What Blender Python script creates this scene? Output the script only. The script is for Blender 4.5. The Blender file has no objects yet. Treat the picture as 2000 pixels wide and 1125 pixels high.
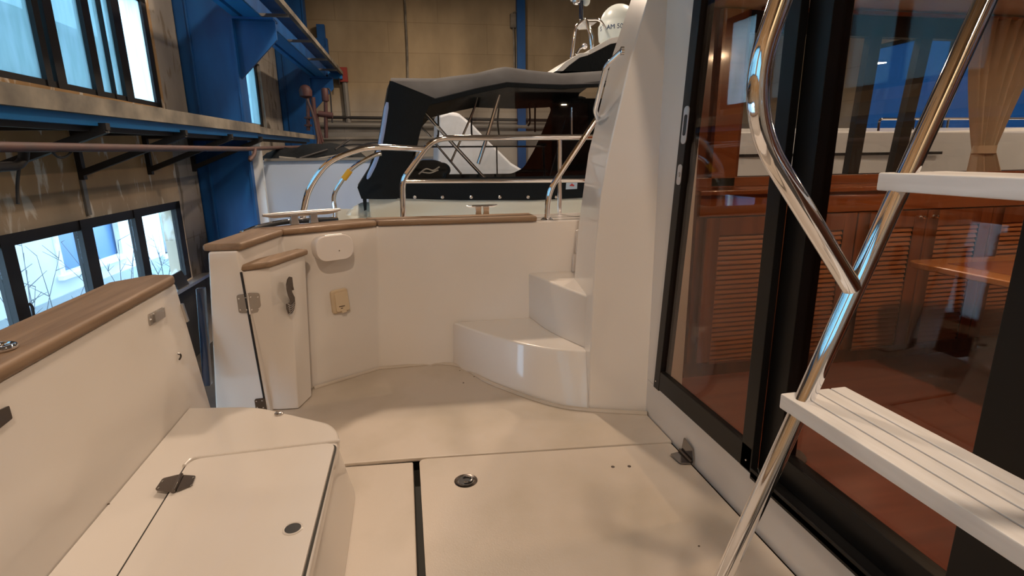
import bpy, bmesh, math, random
from mathutils import Vector, Matrix
V = Vector
random.seed(7)

# ---------------------------------------------------------------- camera, sky, lamps, exposure
sc = bpy.context.scene
COL = sc.collection
F = 1045.0
CU, CV = 1000.0, 562.5
CAM = V((0, 0, 1.35))
def _d(u, v): return V(((u - CU) / F, -(v - CV) / F, -1.0))
EY = _d(785, 304).normalized()
EX = _d(6480, 231); EX = (EX - EY * EX.dot(EY)).normalized()
EZ = EX.cross(EY)
ROT = Matrix((EX, EY, EZ))
cd = bpy.data.cameras.new('camera'); cam = bpy.data.objects.new('camera', cd); COL.objects.link(cam)
cd.sensor_width = 36.0; cd.sensor_fit = 'HORIZONTAL'; cd.lens = F / 2000 * 36.0
cd.clip_start = 0.02; cd.clip_end = 200
cam.matrix_world = Matrix.Translation(CAM) @ ROT.to_4x4()
sc.camera = cam

sc.view_settings.view_transform = 'Standard'
sc.view_settings.look = 'None'
sc.view_settings.gamma = 1.0
sc.view_settings.use_curve_mapping = False
sc.view_settings.exposure = -0.06

w = bpy.data.worlds.new('sky'); sc.world = w; w.use_nodes = True
w.node_tree.nodes['Background'].inputs[0].default_value = (0.48, 0.73, 1.0, 1)
w.node_tree.nodes['Background'].inputs[1].default_value = 10.0

su = bpy.data.lights.new('facade_fill', 'SUN'); su.energy = 0.8; su.angle = math.radians(25); su.color = (.62, .82, 1.0)
so_ = bpy.data.objects.new('facade_fill', su); COL.objects.link(so_)
so_.rotation_euler = V((-.55, .05, -.85)).to_track_quat('-Z', 'Y').to_euler()        # sun lamp added over the roof to brighten the building outside
WARM = (1.0, 0.775, 0.585)
def area_lamp(name, loc, size, power, color, rot=(0, 0, 0)):
    l = bpy.data.lights.new(name, 'AREA'); l.shape = 'DISK'; l.size = size; l.energy = power; l.color = color
    o = bpy.data.objects.new(name, l); o.location = loc; o.rotation_euler = rot; COL.objects.link(o)
    return o
HALL_LAMPS = [(-0.2, 7.2, 6.4, 300), (4.5, 7.5, 6.4, 240), (0.2, -2.2, 6.4, 225), (10.5, 4.5, 6.4, 420), (5.5, 0.0, 6.4, 200), (-1.2, -7.0, 6.4, 150), (1.5, 14.0, 6.6, 330)]
for x, y, z, p in HALL_LAMPS:
    area_lamp('hall_lamp_light', (x, y, z), 0.45, p, WARM)
SALOON_LAMPS = [(2.6, 1.7), (4.3, 1.7)]
for x, y in SALOON_LAMPS:
    area_lamp('saloon_lamp_light', (x, y, 2.11), 0.10, 13.0, (1.0, 0.72, 0.45))

# ---------------------------------------------------------------- pixel rays onto real planes
def ray(u, v): return ROT @ _d(u, v)
def hit(u, v, p0, n):
    r = ray(u, v); n = V(n); return CAM + r * ((V(p0) - CAM).dot(n) / r.dot(n))
def pz(u, v, z=0.0): return hit(u, v, (0, 0, z), (0, 0, 1))
def py(u, v, y): return hit(u, v, (0, y, 0), (0, 1, 0))
def px(u, v, x): return hit(u, v, (x, 0, 0), (1, 0, 0))
HU = ray(805, 300); HU.z = 0; HU.normalize()          # along the hall
HW = V((HU.y, -HU.x, 0))                              # across the hall
def H(w_, u_, z): return HW * w_ + HU * u_ + V((0, 0, z))
def hu(x, y, u_): return hit(x, y, HU * u_, HU)
def hw(x, y, w_): return hit(x, y, HW * w_, HW)

# ---------------------------------------------------------------- mesh builder
class MB:
    def __init__(s): s.v = []; s.f = []
    def add(s, vs, fs):
        b = len(s.v); s.v += [V(p) for p in vs]; s.f += [tuple(i + b for i in q) for q in fs]; return s
    def obox(s, c, a, b, d):
        c, a, b, d = V(c), V(a), V(b), V(d)
        vs = [c + a * i + b * j + d * k for i in (-1, 1) for j in (-1, 1) for k in (-1, 1)]
        return s.add(vs, [(0, 1, 3, 2), (4, 6, 7, 5), (0, 4, 5, 1), (2, 3, 7, 6), (0, 2, 6, 4), (1, 5, 7, 3)])
    def box(s, x0, x1, y0, y1, z0, z1):
        return s.obox(((x0 + x1) / 2, (y0 + y1) / 2, (z0 + z1) / 2), ((x1 - x0) / 2, 0, 0), (0, (y1 - y0) / 2, 0), (0, 0, (z1 - z0) / 2))
    def hbox(s, w0, w1, u0, u1, z0, z1):
        return s.obox(H((w0 + w1) / 2, (u0 + u1) / 2, (z0 + z1) / 2), HW * ((w1 - w0) / 2), HU * ((u1 - u0) / 2), V((0, 0, (z1 - z0) / 2)))
    def loft(s, rings, closed=True, caps=True):
        n = len(rings[0]); vs = [p for r in rings for p in r]; fs = []
        for k in range(len(rings) - 1):
            for i in range(n if closed else n - 1):
                j = (i + 1) % n
                fs.append((k * n + i, k * n + j, (k + 1) * n + j, (k + 1) * n + i))
        if caps:
            fs.append(tuple(range(n - 1, -1, -1))); m = (len(rings) - 1) * n
            fs.append(tuple(range(m, m + n)))
        return s.add(vs, fs)
    def prism(s, pts, vec):
        pts = [V(p) for p in pts]; vec = V(vec)
        return s.loft([pts, [p + vec for p in pts]])
    def tube(s, path, r, n=14, closed=False):
        path = [V(p) for p in path]; m = len(path); rings = []; up = None
        rr = r if isinstance(r, (list, tuple)) else [r] * m
        for i, p in enumerate(path):
            a = path[(i - 1) % m] if (i or closed) else p
            b = path[(i + 1) % m] if (i < m - 1 or closed) else p
            t = (b - a).normalized()
            if up is None:
                up = V((0, 0, 1)) if abs(t.z) < .9 else V((1, 0, 0))
            up = (up - t * up.dot(t)).normalized(); sd = t.cross(up)
            rings.append([p + (up * math.cos(2 * math.pi * k / n) + sd * math.sin(2 * math.pi * k / n)) * rr[i] for k in range(n)])
        if closed: rings.append(rings[0])
        return s.loft(rings, caps=not closed)
    def lathe(s, o, axis, prof, n=28):
        o = V(o); ax = V(axis).normalized(); a = ax.orthogonal().normalized(); b = ax.cross(a)
        rings = [[o + ax * h + (a * math.cos(2 * math.pi * k / n) + b * math.sin(2 * math.pi * k / n)) * max(r, 1e-4) for k in range(n)] for r, h in prof]
        return s.loft(rings)
    def ball(s, o, r, sc_=(1, 1, 1), n=16):
        o = V(o); rings = []
        for i in range(1, n):
            th = math.pi * i / n
            rings.append([o + V((r * sc_[0] * math.sin(th) * math.cos(2 * math.pi * k / (2 * n)), r * sc_[1] * math.sin(th) * math.sin(2 * math.pi * k / (2 * n)), r * sc_[2] * math.cos(th))) for k in range(2 * n)])
        return s.loft(rings)
    def grid(s, rows, thick=None):
        n = len(rows[0]); vs = [V(p) for r in rows for p in r]
        fs = [(k * n + i, k * n + i + 1, (k + 1) * n + i + 1, (k + 1) * n + i) for k in range(len(rows) - 1) for i in range(n - 1)]
        return s.add(vs, fs)
    def build(s, name, mat, parent=None, bevel=0.0, seg=3, angle=40, base=None, solid=0.0):
        bm = bmesh.new()
        vs = [bm.verts.new(p) for p in s.v]
        for q in s.f:
            try: bm.faces.new([vs[i] for i in q])
            except ValueError: pass
        bmesh.ops.remove_doubles(bm, verts=bm.verts[:], dist=1e-5)
        bmesh.ops.recalc_face_normals(bm, faces=bm.faces[:])
        if solid:
            bmesh.ops.solidify(bm, geom=bm.faces[:], thickness=solid)
            bmesh.ops.recalc_face_normals(bm, faces=bm.faces[:])
        if bevel:
            es = [e for e in bm.edges if len(e.link_faces) == 2 and e.calc_face_angle(0) > math.radians(30)]
            bmesh.ops.bevel(bm, geom=es, offset=bevel, segments=seg, profile=.5, affect='EDGES', clamp_overlap=True)
        if parent is not None:
            off = parent.matrix_world.translation.copy() if parent.parent is None else WLOC[parent.name]
        elif base is not None: off = V(base)
        else:
            xs = [v.co for v in bm.verts]
            off = V(((min(p.x for p in xs) + max(p.x for p in xs)) / 2, (min(p.y for p in xs) + max(p.y for p in xs)) / 2, min(p.z for p in xs)))
        bmesh.ops.translate(bm, verts=bm.verts[:], vec=-off)
        me = bpy.data.meshes.new(name); bm.to_mesh(me); bm.free()
        wn = bool(bevel) or angle >= 55
        for p in me.polygons: p.use_smooth = True
        me.set_sharp_from_angle(angle=math.radians(angle))
        if mat: me.materials.append(mat)
        o = bpy.data.objects.new(name, me); COL.objects.link(o)
        if wn:
            md = o.modifiers.new('weighted_normal', 'WEIGHTED_NORMAL'); md.keep_sharp = True; md.weight = 90
        if parent is not None:
            o.parent = parent
            WLOC[o.name] = off
        else:
            o.location = off
            o.matrix_world = Matrix.Translation(off)
            WLOC[o.name] = off
        return o
WLOC = {}
def tag(o, label, cat, group=None, kind=None):
    if label: o['label'] = label
    if cat: o['category'] = cat
    if group: o['group'] = group
    if kind: o['kind'] = kind
    return o
def thing(name, label, cat, loc, group=None, kind=None):
    o = bpy.data.objects.new(name, None); COL.objects.link(o); o.empty_display_size = .1
    o.location = V(loc); o.matrix_world = Matrix.Translation(V(loc)); WLOC[o.name] = V(loc)
    return tag(o, label, cat, group, kind)
def struct(o, label=None):
    o['kind'] = 'structure'
    if label: o['label'] = label
    return o
def fillet(pts, r, n=6):
    pts = [V(p) for p in pts]; out = [pts[0]]
    rs = r if isinstance(r, (list, tuple)) else [r] * len(pts)
    for i in range(1, len(pts) - 1):
        a, p, b = pts[i - 1], pts[i], pts[i + 1]
        rr = min(rs[i], (a - p).length * .48, (b - p).length * .48)
        s_, e = p + (a - p).normalized() * rr, p + (b - p).normalized() * rr
        for k in range(n + 1):
            t = k / n; out.append(s_ * (1 - t) ** 2 + p * 2 * t * (1 - t) + e * t * t)
    out.append(pts[-1]); return out
def catmull(pts, n=8):
    pts = [V(p) for p in pts]; q = [pts[0] * 2 - pts[1]] + pts + [pts[-1] * 2 - pts[-2]]; out = []
    for i in range(1, len(q) - 2):
        for k in range(n):
            t = k / n
            out.append(.5 * (2 * q[i] + (q[i + 1] - q[i - 1]) * t + (2 * q[i - 1] - 5 * q[i] + 4 * q[i + 1] - q[i + 2]) * t * t + (3 * q[i] - q[i - 1] - 3 * q[i + 1] + q[i + 2]) * t ** 3))
    out.append(pts[-1]); return out
def lerp(a, b, t): return V(a) * (1 - t) + V(b) * t
def roundpoly(pts, r, n=5):
    """closed polygon with rounded corners"""
    pts = [V(p) for p in pts]; m = len(pts); out = []
    rs = r if isinstance(r, (list, tuple)) else [r] * m
    for i in range(m):
        a, p, b = pts[i - 1], pts[i], pts[(i + 1) % m]
        rr = min(rs[i], (a - p).length * .48, (b - p).length * .48)
        if rr < 1e-5: out.append(p); continue
        s_, e = p + (a - p).normalized() * rr, p + (b - p).normalized() * rr
        for k in range(n + 1):
            t = k / n; out.append(s_ * (1 - t) ** 2 + p * 2 * t * (1 - t) + e * t * t)
    return out

# ---------------------------------------------------------------- materials
def mat(name, color, rough=.5, metal=0.0, coat=0.0, noise=None, bump=None, spec=.5, stretch=None):
    """noise: (scale, second colour, low, high)   bump: (scale, strength)"""
    m = bpy.data.materials.new(name); m.use_nodes = True
    nt = m.node_tree; b = nt.nodes['Principled BSDF']
    b.inputs['Base Color'].default_value = (*color, 1); b.inputs['Roughness'].default_value = rough
    b.inputs['Metallic'].default_value = metal; b.inputs['Coat Weight'].default_value = coat
    b.inputs['Coat Roughness'].default_value = .06; b.inputs['Specular IOR Level'].default_value = spec
    if noise or bump:
        tc = nt.nodes.new('ShaderNodeTexCoord'); mp = nt.nodes.new('ShaderNodeMapping'); nt.links.new(tc.outputs['Object'], mp.inputs[0])
        if stretch: mp.inputs['Scale'].default_value = stretch
    if noise:
        n = nt.nodes.new('ShaderNodeTexNoise'); n.inputs['Scale'].default_value = noise[0]; n.inputs['Detail'].default_value = 6
        nt.links.new(mp.outputs[0], n.inputs['Vector'])
        r = nt.nodes.new('ShaderNodeValToRGB'); r.color_ramp.elements[0].position = noise[2]; r.color_ramp.elements[1].position = noise[3]
        r.color_ramp.elements[0].color = (*color, 1); r.color_ramp.elements[1].color = (*noise[1], 1)
        nt.links.new(n.outputs[0], r.inputs[0]); nt.links.new(r.outputs[0], b.inputs['Base Color'])
    if bump:
        n2 = nt.nodes.new('ShaderNodeTexNoise'); n2.inputs['Scale'].default_value = bump[0]; n2.inputs['Detail'].default_value = 4
        nt.links.new(mp.outputs[0], n2.inputs['Vector'])
        bp = nt.nodes.new('ShaderNodeBump'); bp.inputs['Strength'].default_value = bump[1]; bp.inputs['Distance'].default_value = .02
        nt.links.new(n2.outputs[0], bp.inputs['Height']); nt.links.new(bp.outputs[0], b.inputs['Normal'])
    return m
def glass_mat(name, tint, ior=1.5, rough=0.0, trans=1.0, gain=1.0):
    m = bpy.data.materials.new(name); m.use_nodes = True; nt = m.node_tree
    for n in list(nt.nodes): nt.nodes.remove(n)
    out = nt.nodes.new('ShaderNodeOutputMaterial'); t = nt.nodes.new('ShaderNodeBsdfTransparent'); t.inputs[0].default_value = (*tint, 1)
    g = nt.nodes.new('ShaderNodeBsdfGlossy'); g.inputs['Roughness'].default_value = rough; g.inputs[0].default_value = (1, 1, 1, 1)
    lw = nt.nodes.new('ShaderNodeLayerWeight'); lw.inputs[0].default_value = .5      # Schlick reflectance from the facing angle
    pw = nt.nodes.new('ShaderNodeMath'); pw.operation = 'POWER'; pw.inputs[1].default_value = 5
    mu = nt.nodes.new('ShaderNodeMath'); mu.operation = 'MULTIPLY_ADD'; mu.inputs[1].default_value = .96 * gain; mu.inputs[2].default_value = .04 * gain; mu.use_clamp = True
    mx = nt.nodes.new('ShaderNodeMixShader')
    nt.links.new(lw.outputs['Facing'], pw.inputs[0]); nt.links.new(pw.outputs[0], mu.inputs[0]); nt.links.new(mu.outputs[0], mx.inputs[0]); nt.links.new(t.outputs[0], mx.inputs[1]); nt.links.new(g.outputs[0], mx.inputs[2])
    nt.links.new(mx.outputs[0], out.inputs[0])
    return m
def frosted_mat(name, color, through):
    m = bpy.data.materials.new(name); m.use_nodes = True; nt = m.node_tree
    for n in list(nt.nodes): nt.nodes.remove(n)
    out = nt.nodes.new('ShaderNodeOutputMaterial'); tr = nt.nodes.new('ShaderNodeBsdfTranslucent'); t = nt.nodes.new('ShaderNodeBsdfTransparent')
    tc = nt.nodes.new('ShaderNodeTexCoord'); mp = nt.nodes.new('ShaderNodeMapping'); mp.inputs['Scale'].default_value = (3, 3, .6)
    n = nt.nodes.new('ShaderNodeTexNoise'); n.inputs['Scale'].default_value = 3
    r = nt.nodes.new('ShaderNodeValToRGB'); r.color_ramp.elements[0].color = (color[0] * .8, color[1] * .85, color[2] * .82, 1); r.color_ramp.elements[1].color = (*color, 1)
    r.color_ramp.elements[0].position = .3; r.color_ramp.elements[1].position = .65
    nt.links.new(tc.outputs['Object'], mp.inputs[0]); nt.links.new(mp.outputs[0], n.inputs['Vector']); nt.links.new(n.outputs[0], r.inputs[0]); nt.links.new(r.outputs[0], tr.inputs[0])
    t.inputs[0].default_value = (*color, 1)
    mx = nt.nodes.new('ShaderNodeMixShader'); mx.inputs[0].default_value = through
    nt.links.new(tr.outputs[0], mx.inputs[1]); nt.links.new(t.outputs[0], mx.inputs[2]); nt.links.new(mx.outputs[0], out.inputs[0])
    return m
def emit_mat(name, color, s):
    m = bpy.data.materials.new(name); m.use_nodes = True; b = m.node_tree.nodes['Principled BSDF']
    b.inputs['Emission Color'].default_value = (*color, 1); b.inputs['Emission Strength'].default_value = s; b.inputs['Base Color'].default_value = (*color, 1)
    return m
def wood_mat(name, c1, c2, rough=.35, coat=.3, axis='Y', scale=6):
    m = bpy.data.materials.new(name); m.use_nodes = True; nt = m.node_tree; b = nt.nodes['Principled BSDF']
    tc = nt.nodes.new('ShaderNodeTexCoord'); mp = nt.nodes.new('ShaderNodeMapping')
    mp.inputs['Scale'].default_value = {'X': (.6, 7, 7), 'Y': (7, .6, 7), 'Z': (7, 7, .6)}[axis]
    n = nt.nodes.new('ShaderNodeTexNoise'); n.inputs['Scale'].default_value = scale; n.inputs['Detail'].default_value = 8; n.inputs['Distortion'].default_value = .6
    r = nt.nodes.new('ShaderNodeValToRGB'); r.color_ramp.elements[0].color = (*c1, 1); r.color_ramp.elements[1].color = (*c2, 1)
    r.color_ramp.elements[0].position = .3; r.color_ramp.elements[1].position = .7
    nt.links.new(tc.outputs['Object'], mp.inputs[0]); nt.links.new(mp.outputs[0], n.inputs['Vector']); nt.links.new(n.outputs[0], r.inputs[0]); nt.links.new(r.outputs[0], b.inputs['Base Color'])
    b.inputs['Roughness'].default_value = rough; b.inputs['Coat Weight'].default_value = coat; b.inputs['Coat Roughness'].default_value = .1
    return m
def block_wall_mat(name, c_hi, c_lo, z_split, soft, streak, row=.93, width=3.2):
    """rendered block wall: painted dado below z_split, block seams, vertical dirt streaks (world axes)"""
    m = bpy.data.materials.new(name); m.use_nodes = True; nt = m.node_tree; b = nt.nodes['Principled BSDF']; b.inputs['Roughness'].default_value = .85
    L = nt.links.new
    g = nt.nodes.new('ShaderNodeNewGeometry'); sp = nt.nodes.new('ShaderNodeSeparateXYZ'); L(g.outputs['Position'], sp.inputs[0])
    mr = nt.nodes.new('ShaderNodeMapRange'); mr.inputs[1].default_value = z_split - soft; mr.inputs[2].default_value = z_split + soft; L(sp.outputs[2], mr.inputs[0])
    mix = nt.nodes.new('ShaderNodeMix'); mix.data_type = 'RGBA'; mix.inputs[6].default_value = (*c_lo, 1); mix.inputs[7].default_value = (*c_hi, 1); L(mr.outputs[0], mix.inputs[0])
    n = nt.nodes.new('ShaderNodeTexNoise'); n.inputs['Scale'].default_value = .9; n.inputs['Detail'].default_value = 7
    mp = nt.nodes.new('ShaderNodeMapping'); mp.inputs['Scale'].default_value = (1, 1, .5); L(g.outputs['Position'], mp.inputs[0]); L(mp.outputs[0], n.inputs['Vector'])
    mr2 = nt.nodes.new('ShaderNodeMapRange'); mr2.inputs[1].default_value = .35; mr2.inputs[2].default_value = .7; mr2.inputs[3].default_value = 1.15; mr2.inputs[4].default_value = .70; L(n.outputs[0], mr2.inputs[0])
    mul = nt.nodes.new('ShaderNodeMix'); mul.data_type = 'RGBA'; mul.blend_type = 'MULTIPLY'; mul.inputs[0].default_value = 1; L(mix.outputs[2], mul.inputs[6]); L(mr2.outputs[0], mul.inputs[7])
    # seams
    cx = nt.nodes.new('ShaderNodeCombineXYZ'); ad = nt.nodes.new('ShaderNodeMath'); ad.operation = 'ADD'; L(sp.outputs[0], ad.inputs[0]); L(sp.outputs[1], ad.inputs[1]); L(ad.outputs[0], cx.inputs[0]); L(sp.outputs[2], cx.inputs[1])
    br = nt.nodes.new('ShaderNodeTexBrick'); br.inputs['Scale'].default_value = 1; br.inputs['Brick Width'].default_value = width; br.inputs['Row Height'].default_value = row; br.inputs['Mortar Size'].default_value = .018; br.inputs['Mortar Smooth'].default_value = 1
    br.inputs['Color1'].default_value = (1, 1, 1, 1); br.inputs['Color2'].default_value = (.9, .9, .9, 1); br.inputs['Mortar'].default_value = (.72, .70, .66, 1); L(cx.outputs[0], br.inputs['Vector'])
    mul2 = nt.nodes.new('ShaderNodeMix'); mul2.data_type = 'RGBA'; mul2.blend_type = 'MULTIPLY'; mul2.inputs[0].default_value = 1; L(mul.outputs[2], mul2.inputs[6]); L(br.outputs[0], mul2.inputs[7])
    last = mul2.outputs[2]
    if streak:
        n2 = nt.nodes.new('ShaderNodeTexNoise'); n2.inputs['Scale'].default_value = 3.6; n2.inputs['Detail'].default_value = 8; n2.inputs['Distortion'].default_value = .5
        mp2 = nt.nodes.new('ShaderNodeMapping'); mp2.inputs['Scale'].default_value = (1, 1.5, .55); L(g.outputs['Position'], mp2.inputs[0]); L(mp2.outputs[0], n2.inputs['Vector'])
        r2 = nt.nodes.new('ShaderNodeValToRGB'); r2.color_ramp.elements[0].position = .565; r2.color_ramp.elements[1].position = .63; L(n2.outputs[0], r2.inputs[0])
        mx3 = nt.nodes.new('ShaderNodeMix'); mx3.data_type = 'RGBA'; L(r2.outputs[0], mx3.inputs[0]); L(last, mx3.inputs[6]); mx3.inputs[7].default_value = (*streak, 1)
        last = mx3.outputs[2]
    L(last, b.inputs['Base Color'])
    return m

M = {}
GEL = (.74, .69, .635)
M['gelcoat'] = mat('gelcoat', GEL, .30, coat=.5, noise=(1.4, (.71, .655, .59), .4, .7))
M['sole'] = mat('cockpit_sole_gelcoat', (.57, .495, .415), .40, noise=(2.0, (.43, .365, .275), .46, .80), bump=(260, .06))
M['groove'] = mat('dark_gap', (.03, .028, .022), .7)
M['teak'] = wood_mat('weathered_teak', (.17, .105, .06), (.29, .19, .115), .55, .05, 'Y', 3)
M['teak_x'] = wood_mat('weathered_teak_long', (.20, .115, .06), (.31, .20, .115), .5, .1, 'X', 3)
M['bare'] = wood_mat('bleached_slats', (.72, .69, .65), (.86, .84, .81), .75, 0, 'Y', 5)
M['chrome'] = mat('polished_stainless', (.86, .87, .90), .06, 1.0)
M['satin'] = mat('satin_stainless', (.55, .52, .49), .28, 1.0)
M['dark_metal'] = mat('dark_reflecting_stainless', (.16, .14, .13), .22, 1.0)
M['hinge'] = mat('worn_hinge_steel', (.36, .35, .35), .16, 1.0)
M['dark_sheet'] = mat('dark_wall_sheet', (.035, .033, .032), .7)  # for the sheet that darkens the lower left wall
M['alu'] = mat('anodised_aluminium', (.62, .61, .60), .35, .9)
M['frame'] = mat('black_door_frame', (.010, .0095, .0095), .35, .3, spec=.35)
M['black'] = mat('black_paint', (.012, .012, .014), .5)
M['rubber'] = mat('black_rubber', (.015, .015, .017), .7)
M['door_glass'] = glass_mat('tinted_door_glass', (.90, .86, .83), gain=.8)
M['clear'] = glass_mat('clear_glass', (.96, .98, .99), gain=.6)
M['vinyl'] = glass_mat('clear_vinyl', (.88, .89, .90), rough=.02, gain=.9)
M['frost'] = frosted_mat('wired_frosted_glass', (.36, .45, .47), .42)
M['frost_glare'] = frosted_mat('glare_frosted_glass', (.85, .93, .96), .15)  # brighter copy of the frosted glass, glare put into its colour
M['frost_blue'] = frosted_mat('blue_tinted_wired_glass', (.06, .11, .17), .5)
M['canvas'] = mat('black_canvas', (.007, .010, .013), .8, bump=(14, .35), spec=.2)
M['canvas_top'] = mat('charcoal_canvas_roof', (.085, .088, .095), .8, noise=(3, (.055, .055, .06), .4, .7), spec=.3)
M['ivory'] = mat('ivory_gelcoat', (.70, .72, .64), .2, coat=.4)
M['white'] = mat('white_gelcoat', (.78, .80, .80), .25, coat=.3)
M['pale_hull'] = mat('pale_grey_hull', (.50, .60, .76), .5, noise=(1.3, (.43, .53, .70), .45, .75), stretch=(1, 1, .25))
M['wrap'] = mat('shrink_wrap_film', (.72, .76, .82), .45, noise=(2.2, (.60, .64, .70), .4, .65), bump=(5, .5))
M['blue'] = mat('blue_steel_paint', (.003, .105, .36), .5, noise=(2.0, (.003, .062, .23), .4, .7), stretch=(1, 1, .3))
M['blue_light'] = mat('bright_blue_steel_paint', (.012, .20, .55), .5)
M['wall_left'] = block_wall_mat('stained_brown_render', (.50, .31, .14), (.50, .41, .30), .95, .35, (.74, .68, .58), 4.0, 50)
M['wall_pier'] = block_wall_mat('stained_grey_render', (.42, .38, .32), (.36, .31, .26), .95, .35, (.22, .18, .13), 4.0, 50)
M['wall_far'] = block_wall_mat('beige_block_wall', (.42, .325, .20), (.47, .44, .39), 2.9, .7, None)
M['concrete'] = mat('dirty_concrete', (.07, .065, .06), .9, noise=(1.5, (.035, .03, .03), .35, .7))
M['roof'] = mat('hall_roof_boards', (.22, .19, .15), .9)
M['plank'] = mat('dirty_plank', (.27, .24, .19), .8, noise=(2.5, (.11, .10, .085), .38, .66))
M['iron'] = mat('black_iron', (.022, .020, .020), .55)
M['brown_pipe'] = mat('red_oxide_pipe', (.105, .055, .048), .6, noise=(6, (.07, .05, .05), .4, .7))
M['rust_red'] = mat('red_oxide_paint', (.085, .035, .034), .6)
M['grey_pipe'] = mat('grey_galvanised_pipe', (.22, .21, .19), .55)
M['red'] = mat('red_paint', (.30, .03, .02), .5)
M['window_frame'] = mat('black_window_steel', (.012, .011, .012), .6)
M['mahogany'] = wood_mat('mahogany_joinery', (.16, .042, .014), (.27, .085, .028), .32, .5, 'Z', 2.5)
M['mahogany_x'] = wood_mat('mahogany_rail', (.22, .06, .018), (.34, .11, .035), .28, .6, 'X', 2.5)
M['slat'] = wood_mat('mahogany_slats', (.30, .095, .03), (.42, .15, .055), .35, .4, 'X', 2.5)
M['saloon_floor'] = wood_mat('red_wood_floor', (.20, .045, .022), (.29, .075, .035), .30, .3, 'X', 1.5)
M['table'] = wood_mat('honey_wood_table', (.42, .15, .035), (.58, .25, .07), .25, .6, 'X', 2.5)
M['curtain'] = mat('sheer_beige_curtain', (.55, .47, .37), .85)
M['dark_lining'] = mat('dark_saloon_lining', (.05, .035, .028), .6)
M['cream_plastic'] = mat('cream_plastic', (.62, .49, .33), .4)
M['white_plastic'] = mat('white_plastic', (.80, .74, .69), .3)
M['ink'] = mat('navy_lettering', (.02, .05, .14), .5)
M['dirt'] = mat('dark_grit', (.10, .075, .05), .8)
M['facade'] = mat('white_render_facade', (.78, .80, .82), .9, noise=(.8, (.66, .70, .75), .4, .7))
M['facade_trim'] = mat('white_flaking_trim', (.88, .88, .86), .8, noise=(4, (.7, .7, .68), .5, .7))
M['facade_glass'] = mat('dark_facade_pane', (.06, .17, .36), .35)
M['plinth'] = mat('grey_plinth', (.38, .42, .46), .9)
M['twig'] = mat('bare_twig', (.14, .15, .17), .9)
M['grass'] = mat('winter_grass', (.30, .36, .30), .95, noise=(5, (.20, .25, .24), .3, .7))
M['yellow'] = mat('yellow_tape', (.75, .42, .03), .5)
M['navy'] = mat('navy_gelcoat', (.008, .022, .055), .15, coat=.6)
M['lamp_face'] = emit_mat('lamp_diffuser', (1, .85, .66), 22)
M['lamp_body'] = mat('lamp_housing', (.25, .25, .25), .5)
M['sticker'] = mat('pale_sticker', (.45, .58, .72), .5)
M['sticker_red'] = mat('sticker_red', (.5, .06, .06), .5)
M['reflection_blue'] = mat('painted_blue_reflection', (.30, .42, .75), .25)  # pale blue standing in for a reflection on the canvas
M['mat_dark'] = mat('dark_floor_fitting', (.09, .06, .05), .5)
M['dome'] = mat('white_dome_plastic', (.66, .74, .74), .3)
M['rope'] = mat('white_rope', (.7, .68, .62), .8)

# ================================================================ HALL (setting)
D = -3.9
FZ = -2.0
HI0, HI1 = 2.14, 3.76           # upper windows
LO0, LO1 = -.66, .66            # lower windows
U0, U1, UF = -8.0, 19.4, 19.4
CEIL = 8.0
UP_WINS = [(-7.0, -1.4), (-.6, 4.4), (5.0, 9.9), (11.6, 16.35)]
LO_WINS = [(-.6, 4.0), (4.4, 9.95)]
# long wall with openings, in one mesh
mb = MB(); T = .32
def wall_band(mb, z0, z1, wins, a, b):
    e = a
    for p, q in wins:
        if q <= a or p >= b: continue
        p, q = max(p, a), min(q, b)
        if p > e: mb.hbox(D - T, D, e, p, z0, z1)
        e = q
    if e < b: mb.hbox(D - T, D, e, b, z0, z1)
A0, A1 = U0, 9.98
for a, b, m_, nm in ((U0, 9.98, 'wall_left', 'wall_left'), (9.98, UF, 'wall_pier', 'wall_left')):
    mb = MB()
    mb.hbox(D - T, D, a, b, FZ, LO0); wall_band(mb, LO0, LO1, LO_WINS, a, b); mb.hbox(D - T, D, a, b, LO1, HI0)
    wall_band(mb, HI0, HI1, UP_WINS, a, b); mb.hbox(D - T, D, a, b, HI1, CEIL)
    struct(mb.build(nm, M[m_]), 'stained long hall wall with two rows of steel windows')
mb = MB(); mb.hbox(D - T, 16, UF, UF + .3, FZ, CEIL); struct(mb.build('wall_far', M['wall_far']), 'beige block end wall of the hall')
mb = MB(); mb.hbox(D - T, 16, U0 - .3, U0, FZ, CEIL); struct(mb.build('wall_near', M['wall_far']))
mb = MB(); mb.hbox(D - T, 16, U0, UF, CEIL, CEIL + .2); struct(mb.build('ceiling', M['roof']))
mb = MB(); mb.hbox(D - T, 16, U0, UF, FZ - .2, FZ); struct(mb.build('floor', M['concrete']), 'dirty concrete hall floor')
# right wall, high windows added to show as blue panes through the saloon
mb = MB(); RW = 13.0; RWIN = [(2.0, 6.4), (9.2, 14.6)]
e = U0
mb.hbox(RW, RW + .3, U0, UF, FZ, 1.62); mb.hbox(RW, RW + .3, U0, UF, 4.2, CEIL)
for p, q in RWIN + [(UF, UF)]:
    mb.hbox(RW, RW + .3, e, p, 1.62, 4.2); e = q
struct(mb.build('wall_right', M['wall_far']))

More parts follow.
